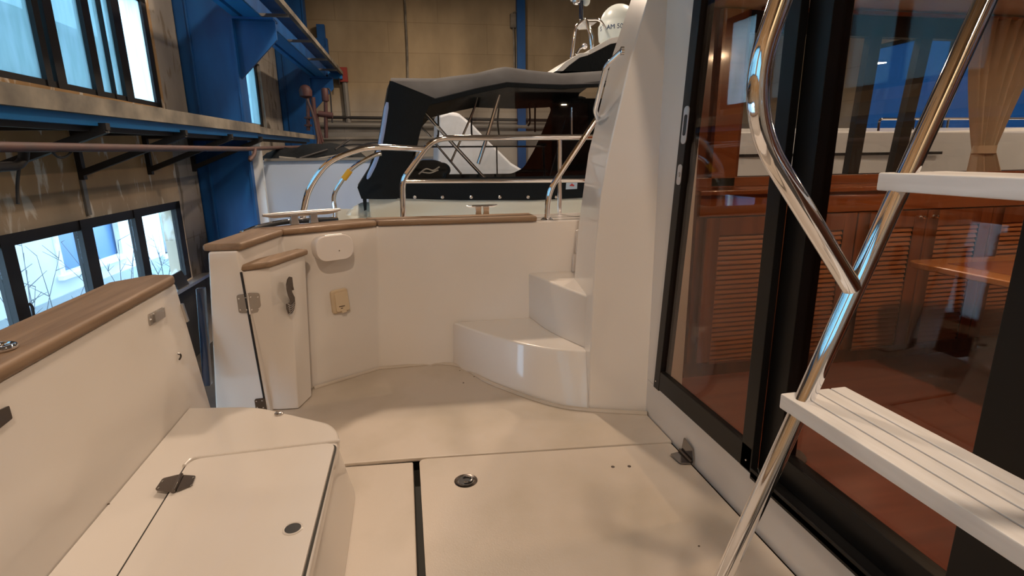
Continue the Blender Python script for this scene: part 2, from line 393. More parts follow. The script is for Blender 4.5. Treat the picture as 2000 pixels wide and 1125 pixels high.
nwin = [0]
def hall_window(u0, u1, z0, z1, mull, pane_mat, wpl=D - .10, sill=True, label=None, fr=.10, trans=None):
    nwin[0] += 1
    root = thing('window_%d' % nwin[0], label, None, H(wpl, (u0 + u1) / 2, z0)); root['kind'] = 'structure'
    mb = MB(); d0, d1 = wpl - .04, wpl + .04
    mb.hbox(d0, d1, u0, u1, z0, z0 + fr * .7); mb.hbox(d0, d1, u0, u1, z1 - fr, z1)
    mb.hbox(d0, d1, u0, u0 + fr, z0, z1); mb.hbox(d0, d1, u1 - fr * 1.6, u1, z0, z1)
    mb.build('window_frame', M['window_frame'], root)
    for a, b in mull:
        MB().hbox(d0, d1 + .015, a, b, z0, z1).build('mullion', M['window_frame'], root)
    if trans: MB().hbox(d0, d1, u0, u1, trans - .04, trans + .04).build('transom_bar', M['window_frame'], root)
    edges = [u0 + fr] + [x for a, b in mull for x in (a, b)] + [u1 - fr * 1.6]
    for k in range(0, len(edges), 2):
        a, b = edges[k], edges[k + 1]
        if b - a < .03: continue
        m_ = pane_mat(k // 2) if callable(pane_mat) else pane_mat
        MB().hbox(wpl - .008, wpl + .004, a, b, z0 + .02, z1 - .02).build('pane', m_, root)
    return root
hall_window(5.0, 9.9, HI0, HI1, [(6.14, 6.30), (7.06, 7.17), (7.25, 7.42), (8.03, 8.20), (8.49, 8.515), (8.78, 9.0)],
            lambda i: M['frost_glare'] if i == 6 else M['frost'], wpl=D - .05, label='upper row of frosted steel windows above the plank ledge', trans=3.7)
hall_window(4.4, 9.95, LO0, LO1, [(5.80, 5.98), (7.09, 7.32), (8.36, 8.56)], M['clear'], wpl=D - .04, label='lower row of clear steel windows looking onto the white building', fr=.12)
hall_window(11.6, 16.35, HI0, HI1, [(13.2, 13.4), (15.02, 15.16)], M['frost'], wpl=D - .12, label='frosted window between the blue columns')
hall_window(-.6, 4.4, HI0, HI1, [(1.0, 1.15), (2.7, 2.85)], M['frost'], wpl=D - .05)
hall_window(-7.0, -1.4, HI0, HI1, [(-5.2, -5.05), (-3.4, -3.25)], M['frost'], wpl=D - .05)
hall_window(-.6, 4.0, LO0, LO1, [(.9, 1.1), (2.4, 2.6)], M['clear'], wpl=D - .04)
for p, q in RWIN:
    hall_window(p, q, 1.62, 4.2, [((p + q) / 2 - .07, (p + q) / 2 + .07)], M['frost_blue'], wpl=RW + .1)
# sill, reveal board and handle of the lower window
MB().hbox(D - .02, D + .16, 8.9, 10.4, LO0 - .07, LO0 - .02).build('window_sill', M['alu'], bpy.data.objects['window_2'])
b0 = hw(340, 565, D + .1)
o = MB().prism([hw(334, 538, D + .10), hw(352, 528, D + .10), hw(370, 560, D + .10), hw(346, 566, D + .10)], HW * .02).build('board', M['rubber'])
tag(o, 'dark square board leaning in the corner of the lower window sill', 'board')
o = MB().tube(fillet([hw(56, 592, D + .05), hw(63, 598, D + .07), hw(66, 618, D + .07)], .02), .013).build('window_handle', M['iron'], bpy.data.objects['window_2'])

mb = MB(); mb.hbox(D, D + .012, U0, 9.98, FZ, LO0 - .1); struct(mb.build('dark_sheet_left', M['dark_sheet']), 'dark sheet added over the wall below the lower windows')  # thin sheet added to keep the wall below the windows dark
# hall lamps
for i, (x, y, z, p) in enumerate(HALL_LAMPS):
    r = thing('pendant_lamp', 'round pendant lamp hanging under the hall roof', 'lamp', (x, y, z + .02), 'hall pendant lamps')
    MB().lathe((x, y, z + .02), (0, 0, 1), [(.26, 0), (.27, .02), (.2, .14), (.08, .22), (.05, .3)]).build('lamp_shade', M['lamp_body'], r)
    MB().tube([(x, y, z + .3), (x, y, CEIL)], .012, 8).build('lamp_rod', M['iron'], r)

# ---------------------------------------------------------------- outside
mb = MB(); mb.hbox(-16, D - T - .02, U0, 34, -2.6, -2.4); struct(mb.build('floor', M['grass']), 'winter ground outside the windows')
FW = -9.2
fa = thing('building', 'white rendered building seen through the lower hall windows', 'building', H(FW, 14, -2.4))
fwins = [(hw(112, 480, FW), hw(238, 480, FW), hw(200, 508, FW), hw(180, 408, FW)), (hw(312, 450, FW), hw(336, 450, FW), hw(320, 497, FW), hw(330, 402, FW))]
fw2 = []
for l, r_, b_, t_ in fwins:
    fw2.append((l.dot(HU), r_.dot(HU), b_.z, t_.z + .7))
mb = MB(); e = 2.0; zb, zt = min(f[2] for f in fw2), max(f[3] for f in fw2)
mb.hbox(FW - .3, FW, 2, 34, -2.4, zb); mb.hbox(FW - .3, FW, 2, 34, zt, 4.6)
for a, b, c, d in sorted(fw2):
    mb.hbox(FW - .3, FW, e, a, zb, zt); mb.hbox(FW - .3, FW, a, b, zb, c); mb.hbox(FW - .3, FW, a, b, d, zt); e = b
mb.hbox(FW - .3, FW, e, 34, zb, zt)
mb.build('wall', M['facade'], fa)
MB().hbox(FW - .3, FW + .06, 2, 34, -2.4, hw(120, 577, FW).z).build('plinth', M['plinth'], fa)
MB().hbox(FW - .6, FW + .4, 2, 34, 4.6, 4.8).build('roof_eave', M['plinth'], fa)
for a, b, c, d in fw2:
    mb = MB(); t = .13
    mb.hbox(FW - .12, FW + .03, a - t, a + .06, c - .05, d); mb.hbox(FW - .12, FW + .03, b - .06, b + t, c - .05, d)
    mb.hbox(FW - .12, FW + .03, a - t, b + t, d, d + t); mb.hbox(FW - .12, FW, (a + b) / 2 - .07, (a + b) / 2 + .07, c, d)
    f = mb.build('window', M['facade_trim'], fa)
    MB().hbox(FW - .1, FW + .14, a - .25, b + .2, c - .14, c - .03).build('window_sill', M['facade_trim'], f)
    MB().hbox(FW - .2, FW - .16, a, b, c, d).build('pane', M['facade_glass'], f)
def shrub(base, h, n, seed, label):
    rnd = random.Random(seed); mb = MB()
    for k in range(n):
        a = rnd.uniform(0, 6.28); sp = rnd.uniform(.1, .45) * h
        tip = V(base) + V((math.cos(a) * sp, math.sin(a) * sp, h * rnd.uniform(.6, 1)))
        pts = catmull([V(base) + V((rnd.uniform(-.05, .05), rnd.uniform(-.05, .05), 0)), lerp(base, tip, .45) + V((rnd.uniform(-.1, .1), rnd.uniform(-.1, .1), .05)), tip], 5)
        mb.tube(pts, [.014 * (1 - .75 * i / (len(pts) - 1)) for i in range(len(pts))], 5)
        for j in range(5):
            p = pts[rnd.randrange(3, len(pts))]
            mb.tube([p, p + V((rnd.uniform(-.3, .3), rnd.uniform(-.3, .3), rnd.uniform(.05, .3))) * h * .35], [.007, .003], 4)
    return tag(mb.build('shrub', M['twig'], base=base), label, 'shrub', 'bare shrubs outside the hall')
for q, (x_, y_, wq, h_, n_, lb) in enumerate([(70, 590, -6.6, 2.3, 7, 'bare shrub outside the second lower pane, beside the window handle'), (10, 610, -5.6, 2.0, 12, 'dense bare shrub outside the leftmost lower pane'), (235, 560, -6.4, 2.0, 7, 'bare shrub in front of the middle of the white building'), (320, 535, -7.2, 1.9, 5, 'bare shrub outside the lower pane nearest the blue column')]):
    b_ = hw(x_, y_, wq); b_.z = -2.4
    shrub(b_, h_ + .35, n_, q + 3, lb)

# ---------------------------------------------------------------- blue steel columns and crane girder
def column(u, tip, label, top=CEIL):
    r = thing('steel_column', label, 'column', H(D, u, FZ), 'blue hall columns')
    mb = MB(); mb.hbox(D + .005, -2.98, u, u + .02, FZ, top); mb.hbox(D + .005, D + .04, u - .0, u + .45, FZ, top)
    mb.hbox(-3.0, -2.96, u - .03, u + .42, FZ, top); mb.hbox(D + .2, D + .23, u - .03, u, FZ, top)
    mb.build('column_shaft', M['blue'], r, bevel=.004, seg=1)
    mb = MB(); mb.prism([H(-2.97, u + .1, 3.72), H(tip, u + .1, 3.72), H(tip, u + .1, 3.40), H(-2.97, u + .1, 2.72)], HU * .06)
    mb.hbox(-2.97, tip, u - .05, u + .3, 3.70, 3.735)
    mb.build('gusset_bracket', M['blue'], r)
    return r
column(10.9, -2.28, 'broad blue steel column beside the big windows, nearest the camera')
column(18.3, -2.30, 'blue steel column at the far end behind the red valves')
g = thing('crane_girder', 'blue crane girder with brown rail running along the columns', 'girder', H(-2.62, 12, 3.735))
mb = MB(); mb.hbox(-2.64, -2.60, 3, 19.3, 3.76, 4.25); mb.build('web', M['blue'], g)
MB().hbox(-2.76, -2.48, 3, 19.3, 3.736, 3.765).build('bottom_flange', M['blue_light'], g)
MB().hbox(-2.76, -2.48, 3, 19.3, 4.25, 4.28).build('top_flange', M['blue'], g)
MB().hbox(-2.13, -2.05, 3, 19.2, 3.90, 4.0).build('walkway_edge', M['plank'], g)
MB().hbox(-2.42, -2.13, 3, 19.2, 3.95, 3.97).build('walkway_plate', M['blue'], g)
MB().hbox(-2.94, -2.83, 3, 19.3, 3.737, 3.81).build('side_angle', M['blue_light'], g)
for u_ in (9.0, 11.3, 13.6, 16.0, 17.8):
    MB().hbox(-2.95, -2.1, u_, u_ + .06, 3.85, 3.90).build('cross_bar', M['grey_pipe'], g)
e_ = hu(670, 146, 19.2)
o = MB().obox(e_, HW * .14, HU * .08, V((0, 0, .22))).build('end_stop', M['red'], g)
o = MB().tube([hu(673, 158, 19.25), hu(681, 240, 19.25)], .09, 8).build('wall_post', M['grey_pipe']); tag(o, 'grey steel post on the end wall under the red girder stop', 'post')
o = MB().obox(hu(655, 148, 19.1), HW * .22, HU * .1, V((0, 0, .10))).build('hoist_block', M['blue_light']); tag(o, 'small blue hoist block beside the red girder stop', 'hoist')
MB().tube([hu(662, 152, 19.0), hu(663, 166, 19.0)], .02, 6).build('hook', M['iron'], o)
mb = MB(); mb.obox(hu(628, 72, 19.2), HW * .12, HU * .1, V((0, 0, .35))); mb.obox(hu(630, 112, 19.2), HW * .2, HU * .1, V((0, 0, .55)))
tag(mb.build('steel_stub', M['blue']), 'blue steel stub on the end wall beyond the crane girder', 'steel stub')

# end wall fittings
o = MB().tube([hu(789, -30, 19.3), hu(795, 90, 19.3), hu(801, 320, 19.3)], .035, 8).build('wall_pipe', M['plank']); tag(o, 'thin vertical pipe on the beige end wall left of centre', 'pipe')
o = MB().obox(hu(1018, 200, 19.25), HW * .14, HU * .1, V((0, 0, 6.0))).build('blue_post', M['blue']); tag(o, 'slim blue steel post on the end wall behind the canopy', 'post')
o = MB().obox(hu(1002, 41, 19.3), HW * .10, HU * .07, V((0, 0, .22))).build('switch_box', M['plank'], bevel=.02); tag(o, 'small beige switch box high on the end wall beside the blue post', 'switch box')
MB().tube(fillet([hu(1003, 50, 19.28), hu(1004, 90, 19.28), hu(1005, 190, 19.28)], .05), .03, 8).build('conduit', M['plank'], o)
MB().tube(fillet([hu(1002, 25, 19.28), hu(1009, 22, 19.28), hu(1009, 60, 19.28), hu(1009, 190, 19.28)], .08), .022, 8).build('conduit', M['plank'], o)
o = MB().tube([hu(640, 229, 19.2), hu(1150, 236, 19.2)], .05, 8).build('wall_pipe', M['iron']); tag(o, 'black horizontal pipe running along the end wall', 'pipe')
o = MB().tube([hu(560, 243, 19.2), hu(1150, 249, 19.2)], .075, 8).build('wall_pipe', M['grey_pipe']); tag(o, 'grey horizontal pipe just below the black one on the end wall', 'pipe')
o = MB().obox(hu(800, 262, 19.1), HW * 4.6, HU * .06, V((0, 0, .07))).build('cable_tray', M['grey_pipe']); tag(o, 'grey cable tray low on the end wall, lowest of the horizontal runs', 'cable tray')

# ---------------------------------------------------------------- plank ledge, brackets and pipes on the long wall
pl = thing('plank_ledge', 'long dirty plank ledge on iron brackets under the upper windows', 'ledge', H(-3.2, 8, 1.6))
ZL = lambda u: 1.672 + .0095 * u
def lboard(nm, w0, w1, u0, u1, z0, z1, m_, bend=0):
    return MB().loft([[H(w0 + k, u, ZL(u) + z0), H(w1 + k, u, ZL(u) + z0), H(w1 + k, u, ZL(u) + z1), H(w0 + k, u, ZL(u) + z1)] for u, k in ((u0, 0), (u1, bend))]).build(nm, M[m_], pl)
lboard('plank', D + .002, -2.70, 2.5, 10.85, .06, .14, 'plank')
lboard('front_board', -2.71, -2.645, 2.5, 10.6, 0, .145, 'plank')
lboard('front_board', -2.71, -2.645, 10.62, 16.0, -.01, .10, 'plank', .06)
lboard('edge_beam', -2.80, -2.72, 2.5, 15.8, -.085, .055, 'blue_light')
lboard('lower_angle', -2.86, -2.80, 2.5, 15.8, -.13, -.04, 'iron')
for i, u_ in enumerate((5.55, 7.3, 9.03, 10.72)):
    r = thing('wall_bracket', 'black triangular iron bracket holding up the plank ledge', 'bracket', H(D, u_, 1.1), 'ledge brackets')
    zt_ = ZL(u_) - .09
    MB().hbox(D + .002, D + .06, u_ - .035, u_ + .035, 1.12, zt_ + .05).build('bracket_post', M['iron'], r)
    MB().hbox(D + .06, -2.66, u_ - .035, u_ + .035, zt_ - .03, zt_ + .03).build('bracket_arm', M['iron'], r)
    a, b = H(D + .05, u_, 1.20), H(-2.68, u_, zt_ - .02); d = (b - a); n = V((0, 0, 1)).cross(d).normalized(); up = d.cross(n).normalized()
    MB().obox((a + b) / 2, d / 2, n * .035, up * .035).build('brace', M['iron'], r)
pipe = [H(-2.6, 2.2, 1.42), H(-2.6, 9.5, 1.485), H(-2.6, 15.5, 1.62)] + [H(-2.52, 15.8, 1.64), H(-2.5, 15.85, 1.8), H(-2.56, 15.85, 2.4), H(-2.68, 15.85, 2.85)]
o = MB().tube(fillet(pipe, .2), .034, 10).build('brown_pipe', M['brown_pipe']); tag(o, 'long brown pipe running level along the wall below the ledge', 'pipe')
o = MB().tube(fillet([hw(-60, 329, -2.7), hw(35, 324, -2.7), hw(46, 312, -2.7), hw(47, 292, -2.64)], .08), .032, 10).build('brown_pipe', M['iron']); tag(o, 'short black pipe elbow at the left under the long brown pipe', 'pipe')
o = MB().tube(fillet([H(-2.94, 10.84, 1.36), hw(488, 313, -2.55), hw(497, 302, -2.55), hw(498, 290, -2.58)], .1), .03, 10).build('brown_pipe', M['brown_pipe']); tag(o, 'short brown pipe elbow crossing the base of the near blue column', 'pipe')
o = MB().tube(catmull([hw(38, 322, -2.69), hw(34, 360, -2.72), hw(35, 398, -2.72)], 6), .012, 6).build('cable', M['rubber']); tag(o, 'black cable end hanging from the short elbow at the left', 'cable')
o = MB().tube(catmull([hw(96, 289, -2.6), hw(112, 306, -2.62), hw(130, 305, -2.62), hw(145, 289, -2.6)], 6), .009, 6).build('cable', M['rubber']); tag(o, 'thin black cable looping below the long brown pipe', 'cable')
o = MB().hbox(D + .002, D + .03, 7.3 - .04, 7.3 + .04, .70, 1.12).build('wall_strip', M['grey_pipe']); tag(o, 'grey conduit strip running down from a bracket to the lower window', 'conduit')

# red valve stand
vs = thing('valve_stand', 'red oxide valve stand with pump heads before the far blue column', 'valve stand', hu(610, 300, 16.0))
def vt(pts, r, nm, m_='rust_red'): return MB().tube(fillet([hu(a, b, 16.0) for a, b in pts], .15), r, 10).build(nm, M[m_], vs)
vt([(611, 190), (614, 225), (626, 282)], .06, 'riser_pipe'); vt([(618, 222), (622, 250), (630, 278)], .045, 'riser_pipe')
vt([(601, 190), (602, 255)], .05, 'stem'); vt([(636, 195), (637, 270)], .05, 'stem')
vt([(632, 180), (634, 175), (641, 172), (645, 178), (649, 240)], .02, 'cooling_pipe', 'iron')
MB().lathe(hu(598, 192, 16.0), (0, 0, 1), [(.06, 0), (.16, .05), (.17, .2), (.12, .3), (.05, .34)]).build('pump_head', M['rust_red'], vs)
MB().lathe(hu(636, 198, 16.0), (0, 0, 1), [(.08, 0), (.09, .03), (.09, .3), (.06, .34)]).build('cylinder', M['rust_red'], vs)
for y_ in (232, 247):
    MB().lathe(hu(602, y_, 16.0), (0, 0, 1), [(.1, 0), (.1, .05)]).build('flange', M['rust_red'], vs)
MB().tube([hu(622, 222, 16), hu(650, 226, 16)], .08, 10).build('valve_body', M['rust_red'], vs)

# ================================================================ OUR BOAT (cockpit)
# ---------------------------------------------------------------- cockpit sole
mb = MB()
sole_far = [(-1.0, 2.35), (-1.0, 3.2), (-.7, 3.3), (-.3, 3.55), (.3, 3.55), (1.3, 3.55), (1.3, 2.05)]
stepL, stepM = pz(672, 906), pz(803, 895)
MB_ = MB().prism([(-1.0, stepL.y + .05, -.02), (stepL.x, stepL.y, -.02), (stepM.x, stepM.y, -.02), (1.195, 2.13, -.02), (1.195, 3.45, -.02), (-.2, 3.5, -.02), (-.72, 3.25, -.02), (-1.0, 2.95, -.02)], (0, 0, .02))
struct(MB_.build('floor', M['sole'], bevel=.006, seg=2), 'cream moulded cockpit sole')
mb = MB()
HX0, HY1a, HY1b, HX1 = -.005, stepM.y - .006, 2.124, 1.185
mb.prism([(-1.0, -.9, -.05), (HX0 - .028, -.9, -.05), (HX0 - .028, stepM.y - .01, -.05), (stepL.x, stepL.y - .002, -.05), (-1.0, stepL.y + .045, -.05)], (0, 0, .037))
struct(mb.build('floor', M['sole'], bevel=.006, seg=2))
mb = MB(); mb.box(-1.0, 1.3, -.9, 2.4, -.14, -.10); struct(mb.build('floor', M['groove']))
# hatch
ha = thing('deck_hatch', 'large cream floor hatch with ring latch in the cockpit sole', 'hatch', (.6, 1.2, -.1))
mb = MB(); mb.loft([roundpoly([(HX0, -.5, z), (HX0, HY1a, z), (HX1, HY1b, z), (HX1, -.5, z)], [.001, .035, .02, .001]) for z in (-.10, -.006)])
mb.build('hatch_panel', M['sole'], ha, bevel=.006, seg=2)
c = pz(910, 939, -.006)
la = MB().lathe(c, (0, 0, 1), [(.048, -.002), (.050, .001), (.044, .004), (.036, .002), (.033, -.004)]).build('ring_latch', M['dark_metal'], ha)
MB().tube([c + V((.022 * math.cos(t) + .004, .022 * math.sin(t), .008)) for t in [i * .4 - 2.2 for i in range(12)]], .0035, 8).build('pull_ring', M['chrome'], la)
MB().lathe(c, (0, 0, 1), [(.034, .0030), (.02, .0034), (.001, .0036)]).build('latch_cup', M['black'], la)
for p in ((1197, 912), (1229, 911)):
    q = pz(*p, -.006); MB().lathe(q, (0, 0, 1), [(.008, -.001), (.008, .0015), (.004, .002)], 12).build('screw', M['dark_metal'], ha)
for p in ((905, 748), (925, 735), (1365, 1067), (990, 950), (720, 960), (1126, 1013), (1134, 1025)):
    pass
hg = thing('hatch_hinge', 'folded stainless hinge between floor hatch and door sill', 'hinge', (1.19, 1.95, -.005))
a, b = pz(1327, 886, 0), pz(1362, 903, 0)
y1, y0 = 2.035, 1.925
MB().prism(roundpoly([(1.188, y1 - .005, .002), (1.188, y0, .002), (1.135, y0 + .012, .004), (1.125, y1 - .02, .004)], .008), (0, 0, .004)).build('hinge_leaf', M['hinge'], hg)
MB().prism(roundpoly([(1.192, y1 - .005, .012), (1.192, y0, .012), (1.192, y0 + .015, .07), (1.192, y1 - .02, .085)], .008), (-.004, 0, 0)).build('hinge_leaf', M['hinge'], hg)
MB().tube([(1.182, y1 - .003, .012), (1.182, y0, .012)], .007, 10).build('hinge_barrel', M['dark_metal'], hg)

# ---------------------------------------------------------------- port bulwark (inner wall, end post) as one moulding
ZT = .925
topi = [V((-.787, 2.691, ZT)), V((-.690, 3.165, ZT)), V((-.184, 3.44, ZT)), V((.85, 3.385, ZT)), V((1.40, 3.37, ZT))]
boti = [V((-.785, 2.895, -.02)), V((-.615, 3.16, -.02)), V((-.225, 3.385, -.02)), V((.25, 3.345, -.02)), V((1.40, 3.345, -.02))]
topo = [V((-.918, 2.698, ZT)), V((-.84, 3.25, ZT)), V((-.26, 3.60, ZT)), V((.85, 3.56, ZT)), V((1.40, 3.54, ZT))]
boto = [V((-1.075, 2.91, -.02)), V((-.95, 3.35, -.02)), V((-.3, 3.60, -.02)), V((.25, 3.56, -.02)), V((1.40, 3.54, -.02))]
mb = MB()
mb.loft([[boti[i], topi[i], topo[i], boto[i]] for i in range(5)])
struct(mb.build('wall_port', M['gelcoat'], bevel=.012, seg=3), 'cream moulded port bulwark of the cockpit')
# side deck outside the bulwark, with hull below
mb = MB(); mb.prism([(-.25, 3.56, ZT - .02), (-.6, 3.40, ZT - .02), (-.7, 3.5, ZT - .02), (-.35, 3.85, ZT - .02), (3.5, 3.9, ZT - .02), (3.5, 3.5, ZT - .02)], (0, 0, .012))
struct(mb.build('trim_1', M['gelcoat']), 'side deck outside the bulwark')
mb = MB(); mb.loft([[(-.86, 3.3, z), (-.36, 3.86 - dz, z), (3.5, 3.92 - dz, z), (3.5, 3.60, z), (-.3, 3.58, z)] for z, dz in ((ZT - .03, 0), (-.6, .1), (-1.5, .7))])
struct(mb.build('trim_2', M['gelcoat']), 'outer topsides of the cockpit boat')

# teak cap rail: three segments
cr = thing('cap_rail', 'weathered teak cap rail along the top of the port bulwark', 'rail', (0, 3.45, ZT))
CT = .036
def cap(i0, i1, ext0=0, ext1=None, t0=0, t1=1):
    a, b = topi[i0], topo[i0]; c, d = topi[i1], topo[i1]
    a, c = lerp(a, c, t0), lerp(a, c, t1); b, d = lerp(b, d, t0), lerp(b, d, t1)
    inn0, inn1 = (a - b).normalized() * .022, (c - d).normalized() * .022
    base = [a + inn0, c + inn1, d - inn1, b - inn0]
    MB().loft([[p + V((0, 0, z)) for p in base] for z in (.001, CT)]).build('rail_segment', M['teak' if i0 == 0 else 'teak_x'], cr, bevel=.014, seg=4)
cap(0, 1); cap(1, 2); cap(2, 3, t0=.004, t1=.985)
rb = MB().tube(catmull([pz(470, 458, .935), pz(505, 445, .935), pz(560, 434, .935), pz(640, 430, .935), pz(660, 429.5, .935)], 6), .014, 10).build('rub_rail', M['rubber'], cr)
MB().tube(catmull([p + V((0, .006, .014)) for p in [pz(470, 458, .935), pz(505, 445, .935), pz(560, 434, .935), pz(640, 430, .935), pz(660, 429.5, .935)]], 6), .005, 8).build('rub_strip', M['chrome'], rb)
# cleats
def cleat(name, label, c, along, length, h, r, mat_):
    root = thing(name, label, 'cleat', c); al = V(along).normalized(); c = V(c)
    pts = [c + al * (length * (t - .5)) + V((0, 0, h + (.006 if abs(t - .5) > .4 else 0))) for t in (0, .12, .3, .5, .7, .88, 1)]
    MB().tube(catmull(pts, 4), [r * (.35 + .65 * min(1, 4 * min(t / 24, 1 - t / 24) + .15)) for t in range(25)], 10).build('cleat_horn', mat_, root)
    for s_ in (-1, 1):
        b = c + al * (s_ * length * .125)
        MB().loft([[b + al * x * k + al.cross(V((0, 0, 1))) * y * k + V((0, 0, z)) for x, y in ((-.022, -.018), (.022, -.018), (.022, .018), (-.022, .018))] for z, k in ((0, 1.1), (h * .5, .9), (h, 1))]).build('cleat_leg', mat_, root, bevel=.004, seg=2)
    return root
ca, cb = pz(553, 424, ZT + .09), pz(671, 417, ZT + .09)
cleat('mooring_cleat', 'large satin mooring cleat on the teak corner of the bulwark', V(((-.60), 3.40, ZT + CT)), (.50, .27, 0), .46, .062, .017, M['alu'])
cc = py(942, 426, 3.80)
cleat('deck_cleat', 'small polished cleat outside the straight teak cap rail', V((cc.x, 3.80, ZT - .005)), (1, 0, 0), .22, .075, .010, M['chrome'])

# ---------------------------------------------------------------- stern gate
ZG = .817
gA, gB, gC = pz(474, 531, ZG), pz(527, 522, ZG), pz(596, 498, ZG)
gM = lerp(gB, gC, .5)
bA, bB, bC, bD = pz(523, 800, .005), pz(548, 800, .005), pz(586, 804, .005), pz(609, 773, .005)
gate = thing('stern_gate', 'cream stern gate with shell emblem swung open against the bulwark', 'gate', lerp(bA, bD, .5))
back = V((-.05, .05, 0))
rings = []
for t in (0, .25, .5, .75, 1):
    cc_ = lerp(bC, gM, t if t > .5 else t); k = 1 - (1 - t) ** 2
    m_ = lerp(lerp(bC, lerp(bB, bD, .5), .35), gM, t)
    rings.append([lerp(bA, gA, t), lerp(bB, gB, t), m_, lerp(bD, gC, t), lerp(bD, gC, t) + V((-.03, .02, 0)), lerp(bA, gA, t) + V((-.0, .06, 0))])
MB().loft(rings).build('gate_panel', M['gelcoat'], gate, bevel=.006, seg=2)
tp = [gA, gB, gC]; off = V((.012, -.02, 0))
mb = MB(); base = [gA + V((-.012, -.012, 0)), gB + V((.008, -.022, 0)), gC + V((.02, .0, 0)), gC + V((-.05, .04, 0)), gA + V((-.02, .08, 0))]
MB().loft([[p + V((0, 0, z)) for p in base] for z in (.001, .034)]).build('teak_cap', M['teak'], gate, bevel=.012, seg=3)
MB().tube([lerp(bA, gA, t) + V((-.004, -.012, 0)) for t in (0, .5, 1)], .006, 8).build('gate_gasket', M['rubber'], gate)
# plane of the gate's inner face
n_g = (gC - gB).cross(bB - gB).normalized()
if n_g.dot(CAM - gB) < 0: n_g = -n_g
face_mid = lerp(lerp(bC, lerp(bB, bD, .5), .35), gM, .62)
p_g = face_mid + n_g * .003
def on_gate(u, v): return hit(u, v, p_g, n_g)
em = [(564, 540), (569, 541), (571, 558), (573, 566), (570, 567), (568, 562), (569, 570), (574, 580), (575, 592), (573, 604), (570, 612), (566, 615), (562, 612), (559, 604), (558, 594), (563, 591), (566, 590), (566, 586), (562, 578), (559, 566), (558, 556), (560, 546)]
emb = MB().prism([on_gate(*p) for p in em], n_g * .006).build('shell_emblem', M['dark_metal'], gate, bevel=.0015, seg=1)
for k in range(5):
    y_ = 593 + k * 4.4
    MB().tube(catmull([on_gate(559.5 + k * .9, y_) + n_g * .007, on_gate(565, y_ + 3.2) + n_g * .008, on_gate(572.5 - k * .5, y_ - 3.5) + n_g * .007], 4), .0016, 6).build('shell_rib', M['chrome'], emb)
# gate hinges: one leaf on post end, one on gate edge
n_p = (topo[0] - topi[0]).cross(boti[0] - topi[0]).normalized()
if n_p.dot(CAM - topi[0]) < 0: n_p = -n_p
n_e = (gB - gA).cross(bA - gA).normalized()
if n_e.dot(CAM - gA) < 0: n_e = -n_e
def hinge(name, label, lp, lg, bar):
    P = [hit(*p, topi[0] + n_p * .002, n_p) for p in lp]; G = [hit(*p, gA + n_e * .002, n_e) for p in lg]
    r = thing(name, label, 'hinge', P[2], 'stern gate hinges')
    MB().prism(roundpoly(P, .012), n_p * .004).build('hinge_leaf', M['hinge'] if 'upper' in label else M['dark_metal'], r)
    MB().prism(roundpoly(G, .012), n_e * .004).build('hinge_leaf', M['hinge'] if 'upper' in label else M['dark_metal'], r)
    q0, q1 = [hit(*p, gA + n_e * .008, n_e) for p in bar]
    MB().tube([q0, q1], .006, 10).build('hinge_barrel', M['chrome'] if 'upper' in label else M['dark_metal'], r)
    for (poly, nn) in ((P, n_p), (G, n_e)):
        cen = sum(poly, V((0, 0, 0))) / len(poly)
        for q in poly: MB().lathe(lerp(cen, q, .62), nn, [(.0045, .003), (.004, .0055), (.001, .006)], 10).build('screw', M['chrome'], r)
hinge('gate_hinge', 'upper stainless hinge between the bulwark post and the stern gate', [(462, 576), (483, 573), (487, 611), (467, 611)], [(483, 572), (506, 572), (510, 608), (487, 612)], ((482, 573), (488, 613)))
hinge('gate_hinge', 'lower dark hinge near the foot of the stern gate', [(497, 779), (515, 777), (519, 799), (500, 799)], [(515, 777), (537, 777), (540, 800), (519, 800)], ((515, 777), (519, 800)))

# ---------------------------------------------------------------- shower cover and socket on the chamfered wall
wp = lerp(topi[1], topi[2], .5); nw = (topi[2] - topi[1]).cross(boti[1] - topi[1]).normalized()
if nw.dot(CAM - wp) < 0: nw = -nw
ww = (topi[2] - topi[1]).normalized(); wz = nw.cross(ww).normalized()
if wz.z < 0: wz = -wz
def on_w(u, v, o=.0): return hit(u, v, wp + nw * o, nw)
sb = thing('shower_box', 'cream oval shower box with hinged lid on the bulwark wall', 'shower box', on_w(652, 508))
def slot(c, hw_, hh, r, n=8): return roundpoly([c - ww * hw_ - wz * hh, c + ww * hw_ - wz * hh, c + ww * hw_ + wz * hh, c - ww * hw_ + wz * hh], r, n)
c0 = lerp(on_w(616, 484, .08), on_w(690, 484, .08), .5); hwid = (on_w(690, 484, .08) - on_w(616, 484, .08)).length / 2; hh = (on_w(652, 459, .08) - on_w(652, 508, .08)).length / 2
cw = c0 - nw * .08
mb = MB(); mb.loft([[p + nw * d for p in slot(cw, hwid * k, hh * k, hh * .9)] for d, k in ((0, .96), (.06, .97))]); mb.build('box_body', M['white_plastic'], sb)
mb = MB(); mb.loft([[p + nw * d for p in slot(cw, hwid * k, hh * k, hh * .95)] for d, k in ((.064, .98), (.066, 1.0), (.082, 1.0), (.088, .97))]); mb.build('box_lid', M['white_plastic'], sb)
MB().tube([cw + nw * .075 + wz * hh - ww * .05, cw + nw * .075 + wz * hh + ww * .05], .006, 8).build('lid_hinge', M['white_plastic'], sb)
MB().lathe(cw + nw * .088 - wz * hh * .25 + ww * hwid * .2, nw, [(.004, 0), (.003, .002)], 10).build('screw', M['satin'], sb)
so = thing('power_socket', 'beige weatherproof socket cover below the shower box', 'socket', on_w(664, 612))
A_, B_, C_, D_ = on_w(643, 569), on_w(676, 561), on_w(683, 605), on_w(649, 614)
